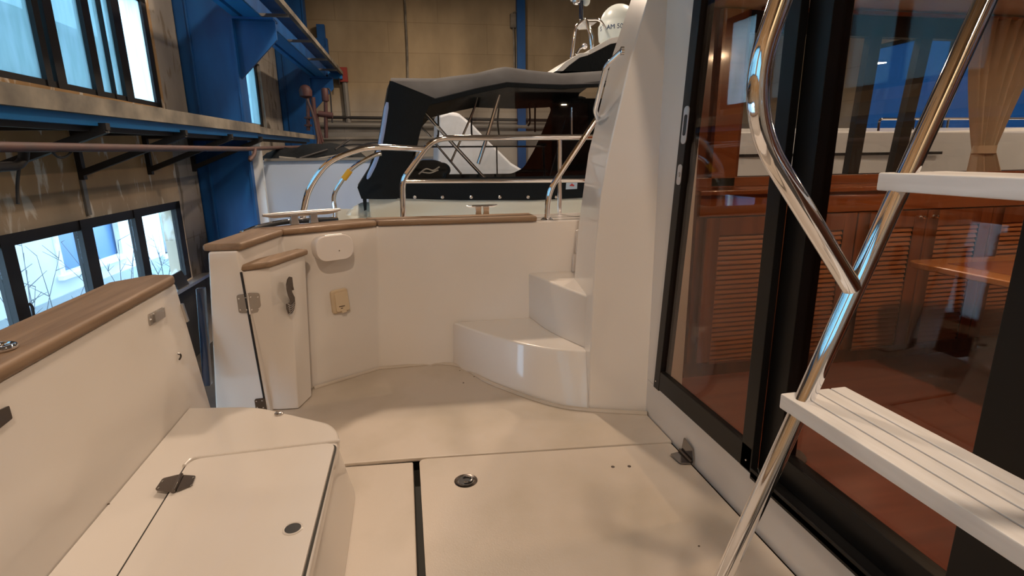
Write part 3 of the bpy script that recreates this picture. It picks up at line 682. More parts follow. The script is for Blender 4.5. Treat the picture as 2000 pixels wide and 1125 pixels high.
mb = MB(); mb.loft([[lerp(sum((A_, B_, C_, D_), V()) / 4, p, k) + nw * d for p in roundpoly([A_, B_, C_, D_], .02)] for d, k in ((0, 1.0), (.012, 1.0), (.018, .92))]); mb.build('socket_frame', M['cream_plastic'], so)
ce = sum((A_, B_, C_, D_), V()) / 4
pl_ = [on_w(650, 573), on_w(675, 566), on_w(681, 603), on_w(655, 609)]
mb = MB(); mb.loft([[p + nw * d for p in roundpoly(pl_, .012)] for d in (.018, .026)]); lid = mb.build('socket_lid', M['cream_plastic'], so, bevel=.003, seg=2)
MB().obox(on_w(668, 598, .027), ww * .018, wz * .0025, nw * .001).build('lid_lettering', M['mat_dark'], lid)
MB().obox(on_w(668, 602, .027), ww * .006, wz * .002, nw * .001).build('lid_lettering', M['mat_dark'], lid)
MB().obox(on_w(672, 608, .02), ww * .015, wz * .008, nw * .008).build('lid_clip', M['cream_plastic'], so, bevel=.003, seg=2)

# ---------------------------------------------------------------- moulded steps
Z1, Z2 = .287, .588
def st(u, v, z): p = pz(u, v, z); return p
b1 = [V((.25, 3.34, 0)), pz(960, 748), pz(1070, 787), pz(1150, 800)]
t1 = [V((.262, 3.36, Z1)), pz(960, 655, Z1), pz(1060, 678, Z1), pz(1150, 686, Z1)]
cb1, ct1 = catmull(b1, 5), catmull(t1, 5)
steps = thing('moulded_steps', 'cream moulded corner steps climbing to the side deck', 'steps', (.8, 3.0, 0))
mb = MB(); back = [V((.95, 2.56, 0)), V((1.15, 2.6, 0)), V((1.15, 3.36, 0))]
mb.loft([[V((p.x, p.y, -.01)) for p in cb1] + [V((p.x, p.y, -.01)) for p in back], ct1 + [V((p.x, p.y, Z1)) for p in back]])
mb.build('lower_step', M['gelcoat'], steps, bevel=.012, seg=3)
t2 = [pz(1030, 531, Z2), pz(1090, 556, Z2), pz(1155, 581, Z2)]
b2 = [pz(1029, 615, Z1), pz(1075, 649, Z1), pz(1152, 684, Z1)]
for l in (t2, b2): l[0].y = 3.37
ct2, cb2 = catmull(t2, 5), catmull(b2, 5)
back2 = [V((1.15, 2.75, 0)), V((1.15, 3.38, 0))]
mb = MB(); mb.loft([[V((p.x, p.y, Z1 - .004)) for p in cb2] + [V((p.x, p.y, Z1 - .004)) for p in back2], ct2 + [V((p.x, p.y, Z2)) for p in back2]])
mb.build('upper_step', M['gelcoat'], steps, bevel=.012, seg=3)
kc = thing('locker_catch', 'small white catch on the wall behind the upper step, beside the pillar', 'catch', py(1122, 530, 3.33))
MB().prism([py(1118, 496, 3.33), py(1124, 494, 3.33), py(1124, 529, 3.33), py(1117, 530, 3.33)], (0, -.025, 0)).build('catch_body', M['white_plastic'], kc, bevel=.003, seg=2)
MB().prism([py(1124, 450, 3.33), py(1131, 447, 3.33), py(1130, 496, 3.33), py(1124, 497, 3.33)], (0, -.018, 0)).build('catch_plate', M['white_plastic'], kc, bevel=.003, seg=2)
# cove strip where the riser meets the sole
mb = MB(); cv = catmull([V((-.225, 3.375, .004)), V((.24, 3.335, .004))] + [V((p.x - .008, p.y - .012, .004)) for p in b1[1:]] + [V((1.195, 2.41, .004))], 6)
mb.tube(cv, .013, 8); struct(mb.build('trim_3', M['sole']))
mb = MB(); mb.tube([V((-.6, 3.145, .004)), V((-.225, 3.372, .004))], .012, 8); struct(mb.build('trim_4', M['sole']))

# ---------------------------------------------------------------- bulkhead with raked wing pillar
BX = 1.2
pp = V((.913, 2.53, 0)); pn = V((.1, .297, 0)).normalized()
fr = [hit(u, v, pp, pn) for u, v in ((1264, 0), (1231, 112), (1187, 300), (1173, 380), (1161, 497), (1153, 685))]
fr = [fr[0] + (fr[0] - fr[1]) * .6] + fr + [V((.913, 2.53, -.01))]
bk0 = V((1.03, 3.14, 0)); bk = [hit(u, v, bk0, pn) for u, v in ((1232, 0), (1197, 104), (1149, 300), (1138, 380), (1130, 439), (1121, 552))]
bk = [bk[0] + (bk[0] - bk[1]) * .3] + bk + [V((1.01, 3.14, Z1)), ]
mb = MB()
rings = []
for i in range(len(fr)):
    f_, b_ = fr[i], bk[min(i, len(bk) - 1)].copy()
    if i == len(fr) - 1: b_ = V((1.01, 3.14, -.01))
    z = f_.z
    r_f = V((BX + .06, 2.415, z)) if z > 0 else V((BX + .06, 2.415, -.01))
    rings.append([f_, r_f, V((BX + .06, 2.5, z)), V((1.5, 2.6, z)), V((1.5, 3.16, b_.z)), b_])
mb.loft(rings)
struct(mb.build('wall_forward', M['gelcoat'], bevel=.009, seg=3), 'cream raked wing pillar beside the saloon door')
# bulkhead plate round the door opening
def Yx(u, v): return px(u, v, BX).y
ZS = .19
mb = MB()
mb.box(BX, BX + .05, -1.2, 2.46, -.02, ZS)                       # sill face
mb.loft([[V((x, 2.345, ZS)), V((x, 2.47, ZS)), V((x, 2.47, 2.14)), V((x, 2.165, 2.14))] for x in (BX, BX + .05)])   # jamb
struct(mb.build('wall_bulkhead', M['gelcoat'], bevel=.004, seg=2), 'cream bulkhead sill and jamb round the saloon door')
# flybridge overhang (above the frame) with two downlights
mb = MB(); mb.prism([(1.0, -1.2, 2.14), (6.1, -1.2, 2.14), (6.1, 3.2, 2.14), (1.55, 3.2, 2.14), (1.5, 2.7, 2.14), (1.0, 2.4, 2.14)], (0, 0, .14))
struct(mb.build('ceiling', M['gelcoat']), 'flybridge deck above the saloon')
for x, y in SALOON_LAMPS:
    r = thing('downlight', 'small round recessed downlight overhead', 'lamp', (x, y, 2.115), 'recessed downlights')
    MB().lathe((x, y, 2.14), (0, 0, -1), [(.05, 0), (.05, .012), (.038, .016), (.036, .006)]).build('bezel', M['chrome'], r)
    MB().lathe((x, y, 2.136), (0, 0, -1), [(.036, 0), (.036, .004)]).build('diffuser', M['lamp_face'], r)

# grab handle on the pillar
side_n = ((bk[3] - fr[4]).cross(V((0, 0, 1)))).normalized()
if side_n.x > 0: side_n = -side_n
sp0 = lerp(fr[3], bk[2], .5)
def on_side(u, v, o=0): return hit(u, v, sp0 + side_n * o, side_n)
gh = thing('grab_handle', 'bent stainless grab handle on the side of the cream pillar', 'handle', on_side(1175, 250))
path = fillet([hit(1214, 101, sp0, side_n), on_side(1184, 128, .06), on_side(1162, 216, .06), hit(1174, 250, sp0, side_n)], .035)
MB().tube(path, .013, 12).build('handle_tube', M['chrome'], gh)
for p, q in ((path[0], path[1]), (path[-1], path[-2])):
    MB().lathe(p, side_n, [(.022, -.01), (.022, .004), (.014, .007)], 16).build('base_flange', M['chrome'], gh)

# side rail and hand rail outside the bulwark
rl = thing('side_rail', 'polished side deck guard rail with slanted stern end', 'rail', py(788, 428, 3.80))
P_ = lambda u, v: py(u, v, 3.80)
MB().tube(fillet([P_(788, 432), P_(786, 352), P_(846, 270), P_(1260, 267)], [0, .06, .10, 0]), .020).build('top_rail', M['chrome'], rl)
MB().tube([P_(787, 354), P_(1260, 352)], .015).build('middle_rail', M['chrome'], rl)
MB().tube([P_(1093, 268), P_(1093, 432)], .016).build('stanchion', M['chrome'], rl)
MB().tube([P_(1250, 268), P_(1250, 432)], .016).build('stanchion', M['chrome'], rl)
MB().tube(catmull([P_(592, 432), P_(594, 408), P_(606, 366), P_(640, 320), P_(690, 296), P_(740, 288), P_(829, 291)], 6), .020).build('stern_loop', M['chrome'], rl)
for u, v in ((788, 430), (1093, 430), (592, 429)):
    MB().lathe(P_(u, v + 2), (0, 0, 1), [(.04, 0), (.04, .008), (.022, .016)]).build('base_flange', M['chrome'], rl)
hr = thing('hand_rail', 'slanted polished hand rail rising from the bulwark to the pillar', 'rail', py(1068, 430, 3.47))
Q_ = lambda u, v: py(u, v, 3.47)
MB().tube(fillet([Q_(1068, 430), Q_(1071, 374), Q_(1110, 315), Q_(1168, 228)], [0, .12, .2, 0]), .019).build('rail_tube', M['chrome'], hr)
MB().lathe(Q_(1068, 431), (0, 0, 1), [(.045, 0), (.045, .008), (.028, .018)]).build('base_flange', M['chrome'], hr)

# ---------------------------------------------------------------- saloon door
GZ0, GZ1 = ZS, 2.13
d1 = thing('door_1', 'black framed sliding glass door leaf beside the cream pillar', None, (BX, 1.9, GZ0)); d1['kind'] = 'structure'
mb = MB()
mb.loft([[V((x, 2.342, ZS)), V((x, 2.285, ZS)), V((x, 2.10, GZ1)), V((x, 2.165, GZ1))] for x in (BX - .012, BX + .05)])
mb.build('outer_stile', M['frame'], d1, bevel=.004, seg=2)
mb = MB(); mb.box(BX - .010, BX + .02, 1.545, 2.30, ZS + .005, ZS + .108); mb.build('bottom_rail', M['frame'], d1, bevel=.006, seg=2)
mb = MB(); mb.box(BX - .010, BX + .02, 1.545, 1.61, ZS + .005, GZ1); mb.build('inner_stile', M['frame'], d1, bevel=.003, seg=2)
mb = MB(); mb.box(BX - .010, BX + .05, -1.2, 2.20, 2.06, 2.14); mb.build('head_rail', M['frame'], d1)
mb = MB(); mb.loft([[V((x, 2.285, ZS + .1)), V((x, 1.61, ZS + .1)), V((x, 1.61, GZ1)), V((x, 2.10, GZ1))] for x in (BX + .004, BX + .010)]); mb.build('glass_pane', M['door_glass'], d1)
def slotx(c, hy, hz, tilt, n=6):
    c = V(c); z_ = V((0, -tilt, 1)).normalized(); y_ = V((0, 1, 0))
    return roundpoly([c - y_ * hy - z_ * hz, c + y_ * hy - z_ * hz, c + y_ * hy + z_ * hz, c - y_ * hy + z_ * hz], hy * .98, n)
TILT = .093
for nm, u0, v0, u1, v1, hy in (('latch_plate', 1344, 207, 1334, 281, .022), ('lock_plate', 1330, 321, 1325, 361, .018)):
    a, b = px(u0, v0, BX - .013), px(u1, v1, BX - .013); c = (a + b) / 2
    o = MB().prism(slotx(c, hy, (a - b).length / 2, TILT), (-.003, 0, 0)).build(nm, M['alu'], d1)
    if nm == 'latch_plate':
        MB().prism(slotx(c + V((-.0032, 0, .0)), .0115, .043, TILT), (-.001, 0, 0)).build('finger_slot', M['black'], o)
    else:
        MB().lathe(c + V((-.003, 0, 0)), (-1, 0, 0), [(.011, 0), (.010, .004), (.003, .005)], 14).build('lock_cylinder', M['satin'], o)
for y, z in ((2.318, .23), (1.575, .235)):
    MB().lathe((BX - .0115, y, z), (-1, 0, 0), [(.004, 0), (.003, .002)], 8).build('screw', M['chrome'], d1)
X2 = BX + .07
d2 = thing('door_2', 'black framed fixed glass panel behind the ladder', None, (X2, 1.2, GZ0)); d2['kind'] = 'structure'
mb = MB(); mb.box(X2 - .04, X2 + .03, 1.46, 1.56, ZS, GZ1); mb.build('left_stile', M['frame'], d2, bevel=.004, seg=2)
mb = MB(); mb.box(X2 - .045, X2 + .02, .70, .862, ZS, GZ1); mb.build('right_stile', M['frame'], d2, bevel=.004, seg=2)
mb = MB(); mb.box(X2 + .022, X2 + .05, .64, .72, ZS, GZ1); mb.build('right_stile', M['frame'], d2, bevel=.004, seg=2)
mb = MB(); mb.box(X2 - .03, X2 + .02, -1.2, 1.46, ZS + .02, ZS + .125); mb.build('bottom_rail', M['frame'], d2, bevel=.006, seg=2)
mb = MB(); mb.box(BX - .012, X2 + .03, -1.2, 1.545, ZS - .004, ZS + .022); mb.box(BX - .012, BX - .002, -1.2, 1.545, ZS - .012, ZS + .03)
mb.build('bottom_track', M['frame'], d2, bevel=.003, seg=2)
mb = MB(); mb.box(X2 - .004, X2 + .004, -1.2, 1.47, ZS + .12, GZ1); mb.build('glass_pane', M['door_glass'], d2)

# ---------------------------------------------------------------- saloon interior
SY = 2.75; SX1 = 6.0
mb = MB(); mb.box(BX + .05, SX1, -1.6, SY + .5, -.06, 0); struct(mb.build('floor', M['saloon_floor']), 'red wood saloon floor')
mb = MB(); mb.box(BX + .05, SX1, -1.6, -1.5, 0, 2.14); struct(mb.build('wall_starboard', M['mahogany']))
# forward saloon wall with wide window
mb = MB(); mb.box(SX1, SX1 + .06, -1.6, 3.2, -.06, 1.2); mb.box(SX1, SX1 + .06, -1.6, 3.2, 1.95, 2.14)
for y0_, y1_ in ((-1.6, -1.3), (.1, .25), (1.6, 1.75), (3.0, 3.2)): mb.box(SX1, SX1 + .06, y0_, y1_, 1.2, 1.95)
struct(mb.build('wall_saloon_front', M['dark_lining']))
# port saloon side: sill, wood lining, dark window frame
WY = SY + .30
ws = [(1.30, 2.02)]
mb = MB(); mb.box(1.46, 2.02, WY - .02, WY + .06, 1.1, 2.14); mb.box(1.27, SX1, WY - .02, WY + .06, -.06, 1.12); struct(mb.build('wall_saloon_port', M['mahogany']))
o = MB().box(1.82, 1.98, WY - .06, WY - .021, 1.10, 2.13).build('trim_5', M['mahogany_x'], bevel=.004, seg=2); struct(o)
nwin[0] += 1
r = thing('window_%d' % nwin[0], 'saloon side window with dark raked mullions', None, (3.5, WY, 1.2)); r['kind'] = 'structure'
mb = MB(); mb.box(2.02, SX1, WY - .01, WY + .05, 1.12, 1.20); mb.box(2.02, SX1, WY - .01, WY + .05, 2.02, 2.14); mb.build('window_frame', M['window_frame'], r)
for u0, u1 in ((1628, 1610), (1725, 1668), (1822, 1775)):
    a, b = py(u0, 0 if u0 != 1822 else 30, WY - .01), py(u1, 330 if u0 != 1822 else 235, WY - .01)
    d = (a - b) / (a.z - b.z); lo, hi = b + d * (1.14 - b.z), b + d * (2.08 - b.z)
    MB().loft([[p + V((x, y, 0)) for x, y in ((-.04, 0), (.04, 0), (.04, .05), (-.04, .05))] for p in (lo, hi)]).build('mullion', M['window_frame'], r)
MB().box(2.02, SX1, WY + .02, WY + .026, 1.18, 2.04).build('glass_pane', M['clear'], r)
# cabinet
cbx0, cbx1 = 1.62, 4.4
cab = thing('louvered_cabinet', 'long mahogany cabinet with louvered doors along the saloon side', 'cabinet', (3.0, SY, 0))
TOPZ = py(1550, 367, SY).z
mb = MB(); mb.box(cbx0, cbx1, SY + .03, WY - .025, .10, TOPZ - .03); mb.build('carcass', M['mahogany'], cab)
MB().box(cbx0, cbx1, SY + .05, WY - .025, 0, .10).build('plinth', M['mahogany'], cab)
MB().box(cbx0 - .02, cbx1, SY - .025, WY - .025, TOPZ - .03, TOPZ).build('counter_top', M['mahogany_x'], cab, bevel=.008, seg=3)
MB().box(cbx0, cbx1, WY - .06, WY - .025, TOPZ, py(1700, 340, WY - .05).z).build('upstand', M['mahogany_x'], cab, bevel=.004, seg=2)
zr = py(1700, 412, SY).z
MB().box(cbx0, cbx1, SY, SY + .03, zr, TOPZ - .03).build('top_rail', M['mahogany_x'], cab, bevel=.003, seg=2)
dz0, dz1 = .11, zr - .006
def sx(u, v): return py(u, v, SY).x
xk0, xk1 = sx(1799, 424), sx(1823, 422)
xm = (xk0 + xk1) / 2; pit = .50
edges = [xm - 3 * pit + .0, xm - 2 * pit, xm - pit, xm, xm + pit, xm + 2 * pit]
lz1 = py(1850, 440, SY).z; lz0 = py(1700, 682, SY).z
for k in range(len(edges) - 1):
    a, b = edges[k] + .004, edges[k + 1] - .004
    a = max(a, cbx0); b = min(b, cbx1)
    la_, lb_ = a + .085, b - .085
    mb = MB(); y0_, y1_ = SY - .001, SY + .022
    mb.box(a, la_, y0_, y1_, dz0, dz1); mb.box(lb_, b, y0_, y1_, dz0, dz1); mb.box(la_, lb_, y0_, y1_, dz0, lz0); mb.box(la_, lb_, y0_, y1_, lz1, dz1)
    dr = mb.build('cabinet_door', M['mahogany'], cab, bevel=.002, seg=1)
    mb = MB(); n = 27
    for j in range(n):
        z = lz0 + (lz1 - lz0) * (j + .5) / n; h_ = (lz1 - lz0) / n
        mb.prism([(la_, SY + .018, z + h_ * .55), (la_, SY + .003, z - h_ * .30), (la_, SY + .003, z - h_ * .45), (la_, SY + .018, z + h_ * .35)], (lb_ - la_, 0, 0))
    mb.build('louver_panel', M['slat'], dr)
    xk = b - .045 if k % 2 == 0 else a + .045
    MB().lathe((xk, SY - .001, py(1810, 423, SY).z), (0, -1, 0), [(.012, 0), (.006, .006), (.006, .014), (.012, .02), (.010, .026), (.002, .028)], 16).build('knob', M['chrome'], dr)
# table
TZ = .72
ta = thing('saloon_table', 'honey coloured wooden table on a pedestal in the saloon', 'table', (3.3, 1.6, 0))
tb = [pz(1765, 508, TZ), pz(1998, 500, TZ) + V((.6, 0, 0)), V((4.3, .9, TZ)), pz(1995, 560, TZ) + (pz(1995, 560, TZ) - pz(1765, 518, TZ)) * .9]
mb = MB(); mb.loft([[p + V((0, 0, z)) for p in roundpoly([tb[0], tb[1], tb[2], tb[3]], .08)] for z in (-.035, 0)]); top_ = mb.build('table_top', M['table'], ta, bevel=.008, seg=3)
cen = sum(tb, V()) / 4
mb = MB(); mb.loft([[lerp(cen, p, .80) + V((0, 0, z)) for p in tb] for z in (.0004, .002)]); mb.build('inlay_panel', M['mahogany_x'], top_)
lg = V((3.55, 1.75, 0))
MB().lathe(lg, (0, 0, 1), [(.06, .02), (.045, .06), (.04, TZ - .06), (.09, TZ - .035)], 20).build('pedestal', M['satin'], ta)
for a in range(4):
    t = a * math.pi / 2 + .9; dirv = V((math.cos(t), math.sin(t), 0))
    MB().tube([lg + V((0, 0, .05)), lg + dirv * .5 + V((0, 0, .018))], [.03, .016], 10).build('foot', M['dark_metal'], ta)
# curtain
cu = thing('curtain', 'sheer beige curtain gathered by a tie at the saloon window', 'curtain', py(1925, 330, WY - .12))
CY = WY - .12
zt_, zk_ = 2.12, py(1922, 292, CY).z
def crow(z, xa, xb, amp, n=40):
    return [V((xa + (xb - xa) * i / n, CY + amp * math.sin(i / n * math.pi * 2 * 7 + z), z)) for i in range(n + 1)]
xc0, xc1 = py(1902, 292, CY).x, py(1942, 292, CY).x
xt0, xt1 = py(1908, 30, CY).x, py(2075, 30, CY).x
xb0, xb1 = py(1893, 340, CY).x, py(1950, 340, CY).x
rows = []
for k in range(15):
    t = k / 14; e2 = t ** 1.6
    xa, xb = xt0 + (xc0 - xt0) * e2, xt1 + (xc1 - xt1) * (t ** .8)
    rows.append(crow(zt_ + (zk_ - zt_) * t, xa, xb, .028 - .012 * t))
for k in range(1, 5):
    t = k / 4; rows.append(crow(zk_ + (TOPZ + .06 - zk_) * t, xc0 + (xb0 - xc0) * t, xc1 + (xb1 - xc1) * t, .016 + .008 * t))
MB().grid(rows).build('curtain_cloth', M['curtain'], cu, angle=80, solid=.002)
MB().loft([[V(((xc0 + xc1) / 2 + math.cos(a) * (xc1 - xc0) * .54, CY + math.sin(a) * .04, zk_ + dz)) for a in [i * math.pi / 10 for i in range(20)]] for dz in (-.025, .025)]).build('tie_band', M['curtain'], cu)
MB().box(2.02, 5.9, CY - .012, CY + .012, 2.112, 2.13).build('curtain_track', M['mahogany_x'], cu)
o = MB().prism(roundpoly([pz(1531, 882, 0), pz(1560, 878, 0), pz(1578, 898, 0), pz(1570, 910, 0), pz(1548, 902, 0)], .05), (0, 0, .006)).build('floor_fitting', M['mat_dark']); tag(o, 'dark oval fitting on the red saloon floor behind the door track', 'floor fitting')

# ---------------------------------------------------------------- transom panel
ZP = .79
pb0, pb1 = pz(370, 796, .28), pz(90, 1125, .28)
XPB = (pb0.x + pb1.x) / 2; XPT = pz(330, 561, ZP).x
yb_end = yt_end = 0
tr = thing('transom_panel', 'cream transom panel with thick teak cap on the left', 'panel', (XPB, 1.2, .2))
slope = (XPT - XPB) / (ZP - .28)
def tx(z): return XPB + slope * (z - .28)
nP = V((1, 0, -slope)).normalized()
e0_, e1_ = hit(411, 792, (XPB, 0, .28), nP), hit(345, 562, (XPB, 0, .28), nP)
y_end = lambda z: e0_.y + (e1_.y - e0_.y) * (z - e0_.z) / (e1_.z - e0_.z)
yt_end = y_end(ZP)
mb = MB(); mb.loft([[V((tx(z), -.8, z)), V((tx(z), y_end(z), z)), V((tx(z) - .06, y_end(z) + .0, z)), V((tx(z) - .06, -.8, z))] for z in (-.02, .28, ZP)])
mb.build('panel_body', M['gelcoat'], tr, bevel=.008, seg=3)
ctp = ZP + .045; xo = pz(0, 652, ctp).x
ye = yt_end - .005
mb = MB(); base = [V((XPT + .012, -.8, 0)), V((XPT + .012, ye - .02, 0)), V((XPT - .01, ye + .01, 0)), V((XPT - .10, ye + .03, 0)), V((xo - .04, ye - .10, 0)), V((xo - .04, -.8, 0))]
mb.loft([[p + V((0, 0, z)) for p in base] for z in (ZP + .001, ctp)]); mb.build('teak_cap', M['teak'], tr, bevel=.016, seg=4)
nP = V((1, 0, -slope)).normalized()
def on_p(u, v, o=0): return hit(u, v, V((XPB, 0, .28)) + nP * o, nP)
def plate(nm, pts, th, m_, par=tr, r=.004, o=.001): return MB().prism(roundpoly([on_p(*p, o) for p in pts], r), nP * th).build(nm, m_, par)
pt = plate('latch_plate', [(289, 614), (316, 600), (319, 620), (292, 636)], .004, M['satin'])
plate('latch_keep', [(296, 613), (316, 601), (318, 620), (299, 631)], .012, M['satin'], pt)
for p in ((293, 624), (315, 609)): MB().lathe(on_p(*p, .006), nP, [(.004, 0), (.002, .008)], 8).build('screw', M['chrome'], pt)
plate('latch_plate', [(-14, 806), (13, 793), (20, 818), (-8, 840)], .006, M['dark_metal'])
MB().obox(on_p(360, 611, .002), V((0, .011, 0)), nP * .008, V((slope, 0, 1)).normalized() * .045).build('strike_plate', M['satin'], tr, bevel=.004, seg=2)
MB().tube(catmull([on_p(347, 691, .004), on_p(352, 692, .012), on_p(353, 697, .012), on_p(350, 703, .006)], 4), .004, 8).build('hook', M['dark_metal'], tr)
rg = pz(2, 684, ctp)
MB().tube([rg + V((.030 * math.cos(i * math.pi / 8), .030 * math.sin(i * math.pi / 8), .008)) for i in range(16)], .009, 10, closed=True).build('lifting_ring', M['chrome'], tr)
MB().lathe(rg, (0, 0, 1), [(.028, 0), (.026, .004), (.002, .006)]).build('ring_cup', M['dark_metal'], tr)

# ---------------------------------------------------------------- locker bench
SZ = .28
bench = thing('locker_bench', 'cream moulded locker bench with hinged lid below the transom', 'bench', (-.6, 1.6, 0))
xf = pz(603, 1125, SZ).x
outl = [V((XPB + .004, -.8, SZ)), V((xf, -.8, SZ)), V((xf, pz(669, 850, SZ).y + .01, SZ)), pz(648, 826, SZ), pz(500, 793, SZ), pz(372, 795, SZ)]
def ring(sc_, z, inset=0): return [V((p.x - (inset if p.x > -.5 else 0), p.y - (inset if p.y > 1.8 else 0), z)) for p in sc_]
o2 = roundpoly(outl, [0.001, .001, .09, .18, .08, .001], 8)
mb = MB(); mb.loft([ring(o2, -.01, -.035), ring(o2, .19, .0), ring(o2, .235, .012), ring(o2, .243, 0), ring(o2, SZ - .012, 0), ring(o2, SZ - .003, .004), ring(o2, SZ, .014)])
mb.build('bench_body', M['gelcoat'], bench, angle=60)
# lid: raised panel with dark gap
l0, l1, l2, l3 = pz(372, 902, SZ), pz(656, 868, SZ), pz(592, 1125, SZ), pz(236, 1125, SZ)
dl = (l3 - l0); dr_ = (l2 - l1)
lidp = [l0, l1, l1 + dr_ * 3, l0 + dl * 3]
lo_ = roundpoly(lidp, [.05, .045, .001, .001], 6)
cen = sum(lidp, V()) / 4
gp_ = roundpoly([lidp[0] + V((-.011, .005, 0)), lidp[1] + V((.007, .006, 0)), lidp[2] + V((.007, 0, 0)), lidp[3] + V((-.011, 0, 0))], [.05, .045, .001, .001], 6)
mb = MB(); mb.loft([[p + V((0, 0, z)) for p in gp_] for z in (.0005, .0015)]); mb.build('lid_gap', M['groove'], bench)
hc = pz(572, 1033, SZ + .012); hr_ = .023
def lid_ring(z, inset): return [p - (p - cen).normalized() * inset + V((0, 0, z)) for p in lo_]
mb = MB(); mb.loft([lid_ring(.0015, 0), lid_ring(.008, 0), lid_ring(.0115, .003), lid_ring(.013, .010)]); lid_o = mb.build('bench_lid', M['gelcoat'], bench, angle=60)
MB().lathe(hc + V((0, 0, .0015)), (0, 0, 1), [(hr_, -.0005), (hr_, .001), (.001, .0012)], 24).build('finger_hole', M['black'], lid_o)
MB().tube([hc + V((math.cos(i * math.pi / 16) * (hr_ + .003), math.sin(i * math.pi / 16) * (hr_ + .003), .001)) for i in range(32)], .0035, 6, closed=True).build('hole_rim', M['gelcoat'], lid_o)
# raised lip round the outer edge of the lid
MB().tube(fillet([pz(360, 912, SZ) + V((0, 0, .004)), pz(374, 897, SZ) + V((0, 0, .004)), pz(664, 862, SZ) + V((0, 0, .004))], .05), .007, 8).build('lid_bead', M['gelcoat'], bench)
bh = thing('lid_hinge', 'dark leaf shaped hinge joining lid and bench top', 'hinge', pz(343, 945, SZ + .014))
zh = SZ + .0145
MB().prism(roundpoly([pz(303, 958, zh), pz(318, 936, zh), pz(347, 929, zh), pz(352, 928, zh), pz(338, 962, zh)], .008), (0, 0, .004)).build('hinge_leaf', M['dark_metal'], bh)
MB().prism(roundpoly([pz(354, 929, zh), pz(383, 931, zh), pz(375, 949, zh), pz(344, 962, zh)], .008), (0, 0, .004)).build('hinge_leaf', M['dark_metal'], bh)
MB().tube([pz(354, 927, zh + .006), pz(338, 960, zh + .006)], .007, 10).build('hinge_barrel', M['dark_metal'], bh)
for p in ((310, 953), (318, 940), (374, 948), (378, 933)): MB().lathe(pz(*p, zh + .004), (0, 0, 1), [(.004, 0), (.002, .002)], 8).build('screw', M['chrome'], bh)
o = MB().lathe(pz(545, 809, SZ), (0, 0, 1), [(.018, 0), (.018, .006), (.014, .010), (.005, .011)], 20).build('drain_cap', M['satin']); tag(o, 'small round metal cap on the far end of the bench', 'cap')
# grit
gr = []
for (u, v, z, s_) in ((905, 748, 0, .005), (926, 736, 0, .004), (898, 724, 0, .004), (1365, 1067, -.006, .004), (212, 985, SZ, .004)):
    q = pz(u, v, z); o = MB().ball(q + V((0, 0, s_ * .3)), s_, (1, .8, .5), 6).build('grit_speck', M['dirt']); tag(o, None, 'grit', 'dark grit specks on the cream moulding'); gr.append(o)
for o, l_ in zip(gr, ('upper dark grit speck on the sole before the lower step', 'dark grit speck on the sole right below the lower step riser', 'dark grit speck at the back corner where sole meets step', 'dark grit speck at the right on the floor hatch', 'dark grit speck on the bench between panel and hinge')): o['label'] = l_

# ---------------------------------------------------------------- flybridge ladder
ld = thing('flybridge_ladder', 'polished steel ladder with pale slatted steps at the right', 'ladder', (.3, .5, 0))
LY = .79
L_ = lambda u, v, y=LY: py(u, v, y)
a, b = L_(1414, 1125), L_(1925, 0); dv = (a - b).normalized()
foot = a + dv * ((a.z - .0) / -dv.z); head = b - dv * ((2.12 - b.z) / -dv.z)
lp = fillet([L_(1562, -110), L_(1451, 214), L_(1664, 562)], .115, 16)
for dy in (0, -.50):
    s_ = V((0, dy, 0))
    MB().tube([foot + s_, head + s_], .0165, 20).build('ladder_rail', M['chrome'], ld)
    MB().tube([p + s_ for p in lp], .0170, 20).build('hand_loop', M['chrome'], ld)
    MB().lathe(foot + s_ + V((0, 0, -.0055)), (0, 0, 1), [(.035, 0), (.035, .008), (.02, .02)]).build('rail_foot', M['rubber'], ld)
def step(u0, v0, u1, v1, thick, far=.82):
    p, q = py(u0, v0, far), py(u1, v1, far); z = p.z; x0_, x1_ = p.x, q.x
    for k in range(4):
        a_, b_ = x0_ + (x1_ - x0_) * k / 4 + .0013, x0_ + (x1_ - x0_) * (k + 1) / 4 - .0013
        MB().box(a_, b_, .215, far, z - thick, z).build('step_slat', M['bare'], ld, bevel=.003, seg=2)
    MB().box(x0_ + .008, x1_ - .008, .225, far - .008, z - thick * .85, z - .006).build('groove_backing', M['groove'], ld)  # dark strip added inside so the gaps between slats look shaded
    MB().box(x0_ + .01, x1_ - .01, .23, .26, z - thick - .012, z - thick - .0005).build('step_batten', M['bare'], ld)
step(1523, 768, 1652, 752, .030)
step(1714, 337, 1850, 332, .031)
# third step and upper ones that the frame does not reach
# navy boarding pole beside the post
np_ = MB().prism(roundpoly([V((-1.05, 2.72, .05)), V((-1.02, 2.72, .05)), V((-1.02, 2.78, .05)), V((-1.05, 2.78, .05))], .008), V((.0, 0, .68)))
q0, q1 = py(392, 562, 2.78), py(406, 752, 2.78)
mb = MB().loft([[p + V((x, y, 0)) for x, y in ((-.018, -.02), (.018, -.02), (.018, .02), (-.018, .02))] for p in (q1, q0)])
o = mb.build('fender_board', M['navy'], bevel=.006, seg=2); tag(o, 'narrow navy board standing outside the bulwark end post', 'board')
# platform aft of the transom
mb = MB(); mb.box(-1.9, -1.12, -.8, 3.3, -.35, -.30); struct(mb.build('trim_6', M['gelcoat']))

# ================================================================ THE CANOPY BOAT
CYN, CYF = 5.2, 7.5
cbt = thing('canopy_boat', 'ivory motor boat under a black canvas canopy beyond the bulwark', 'boat', (2.2, 6.4, -1.6))
N_ = lambda u, v, o=0: py(u, v, CYN + o)
Fp = lambda u, v: py(u, v, CYF)
xs0, xs1 = N_(716, 400).x, 7.5
zc0 = N_(900, 388).z
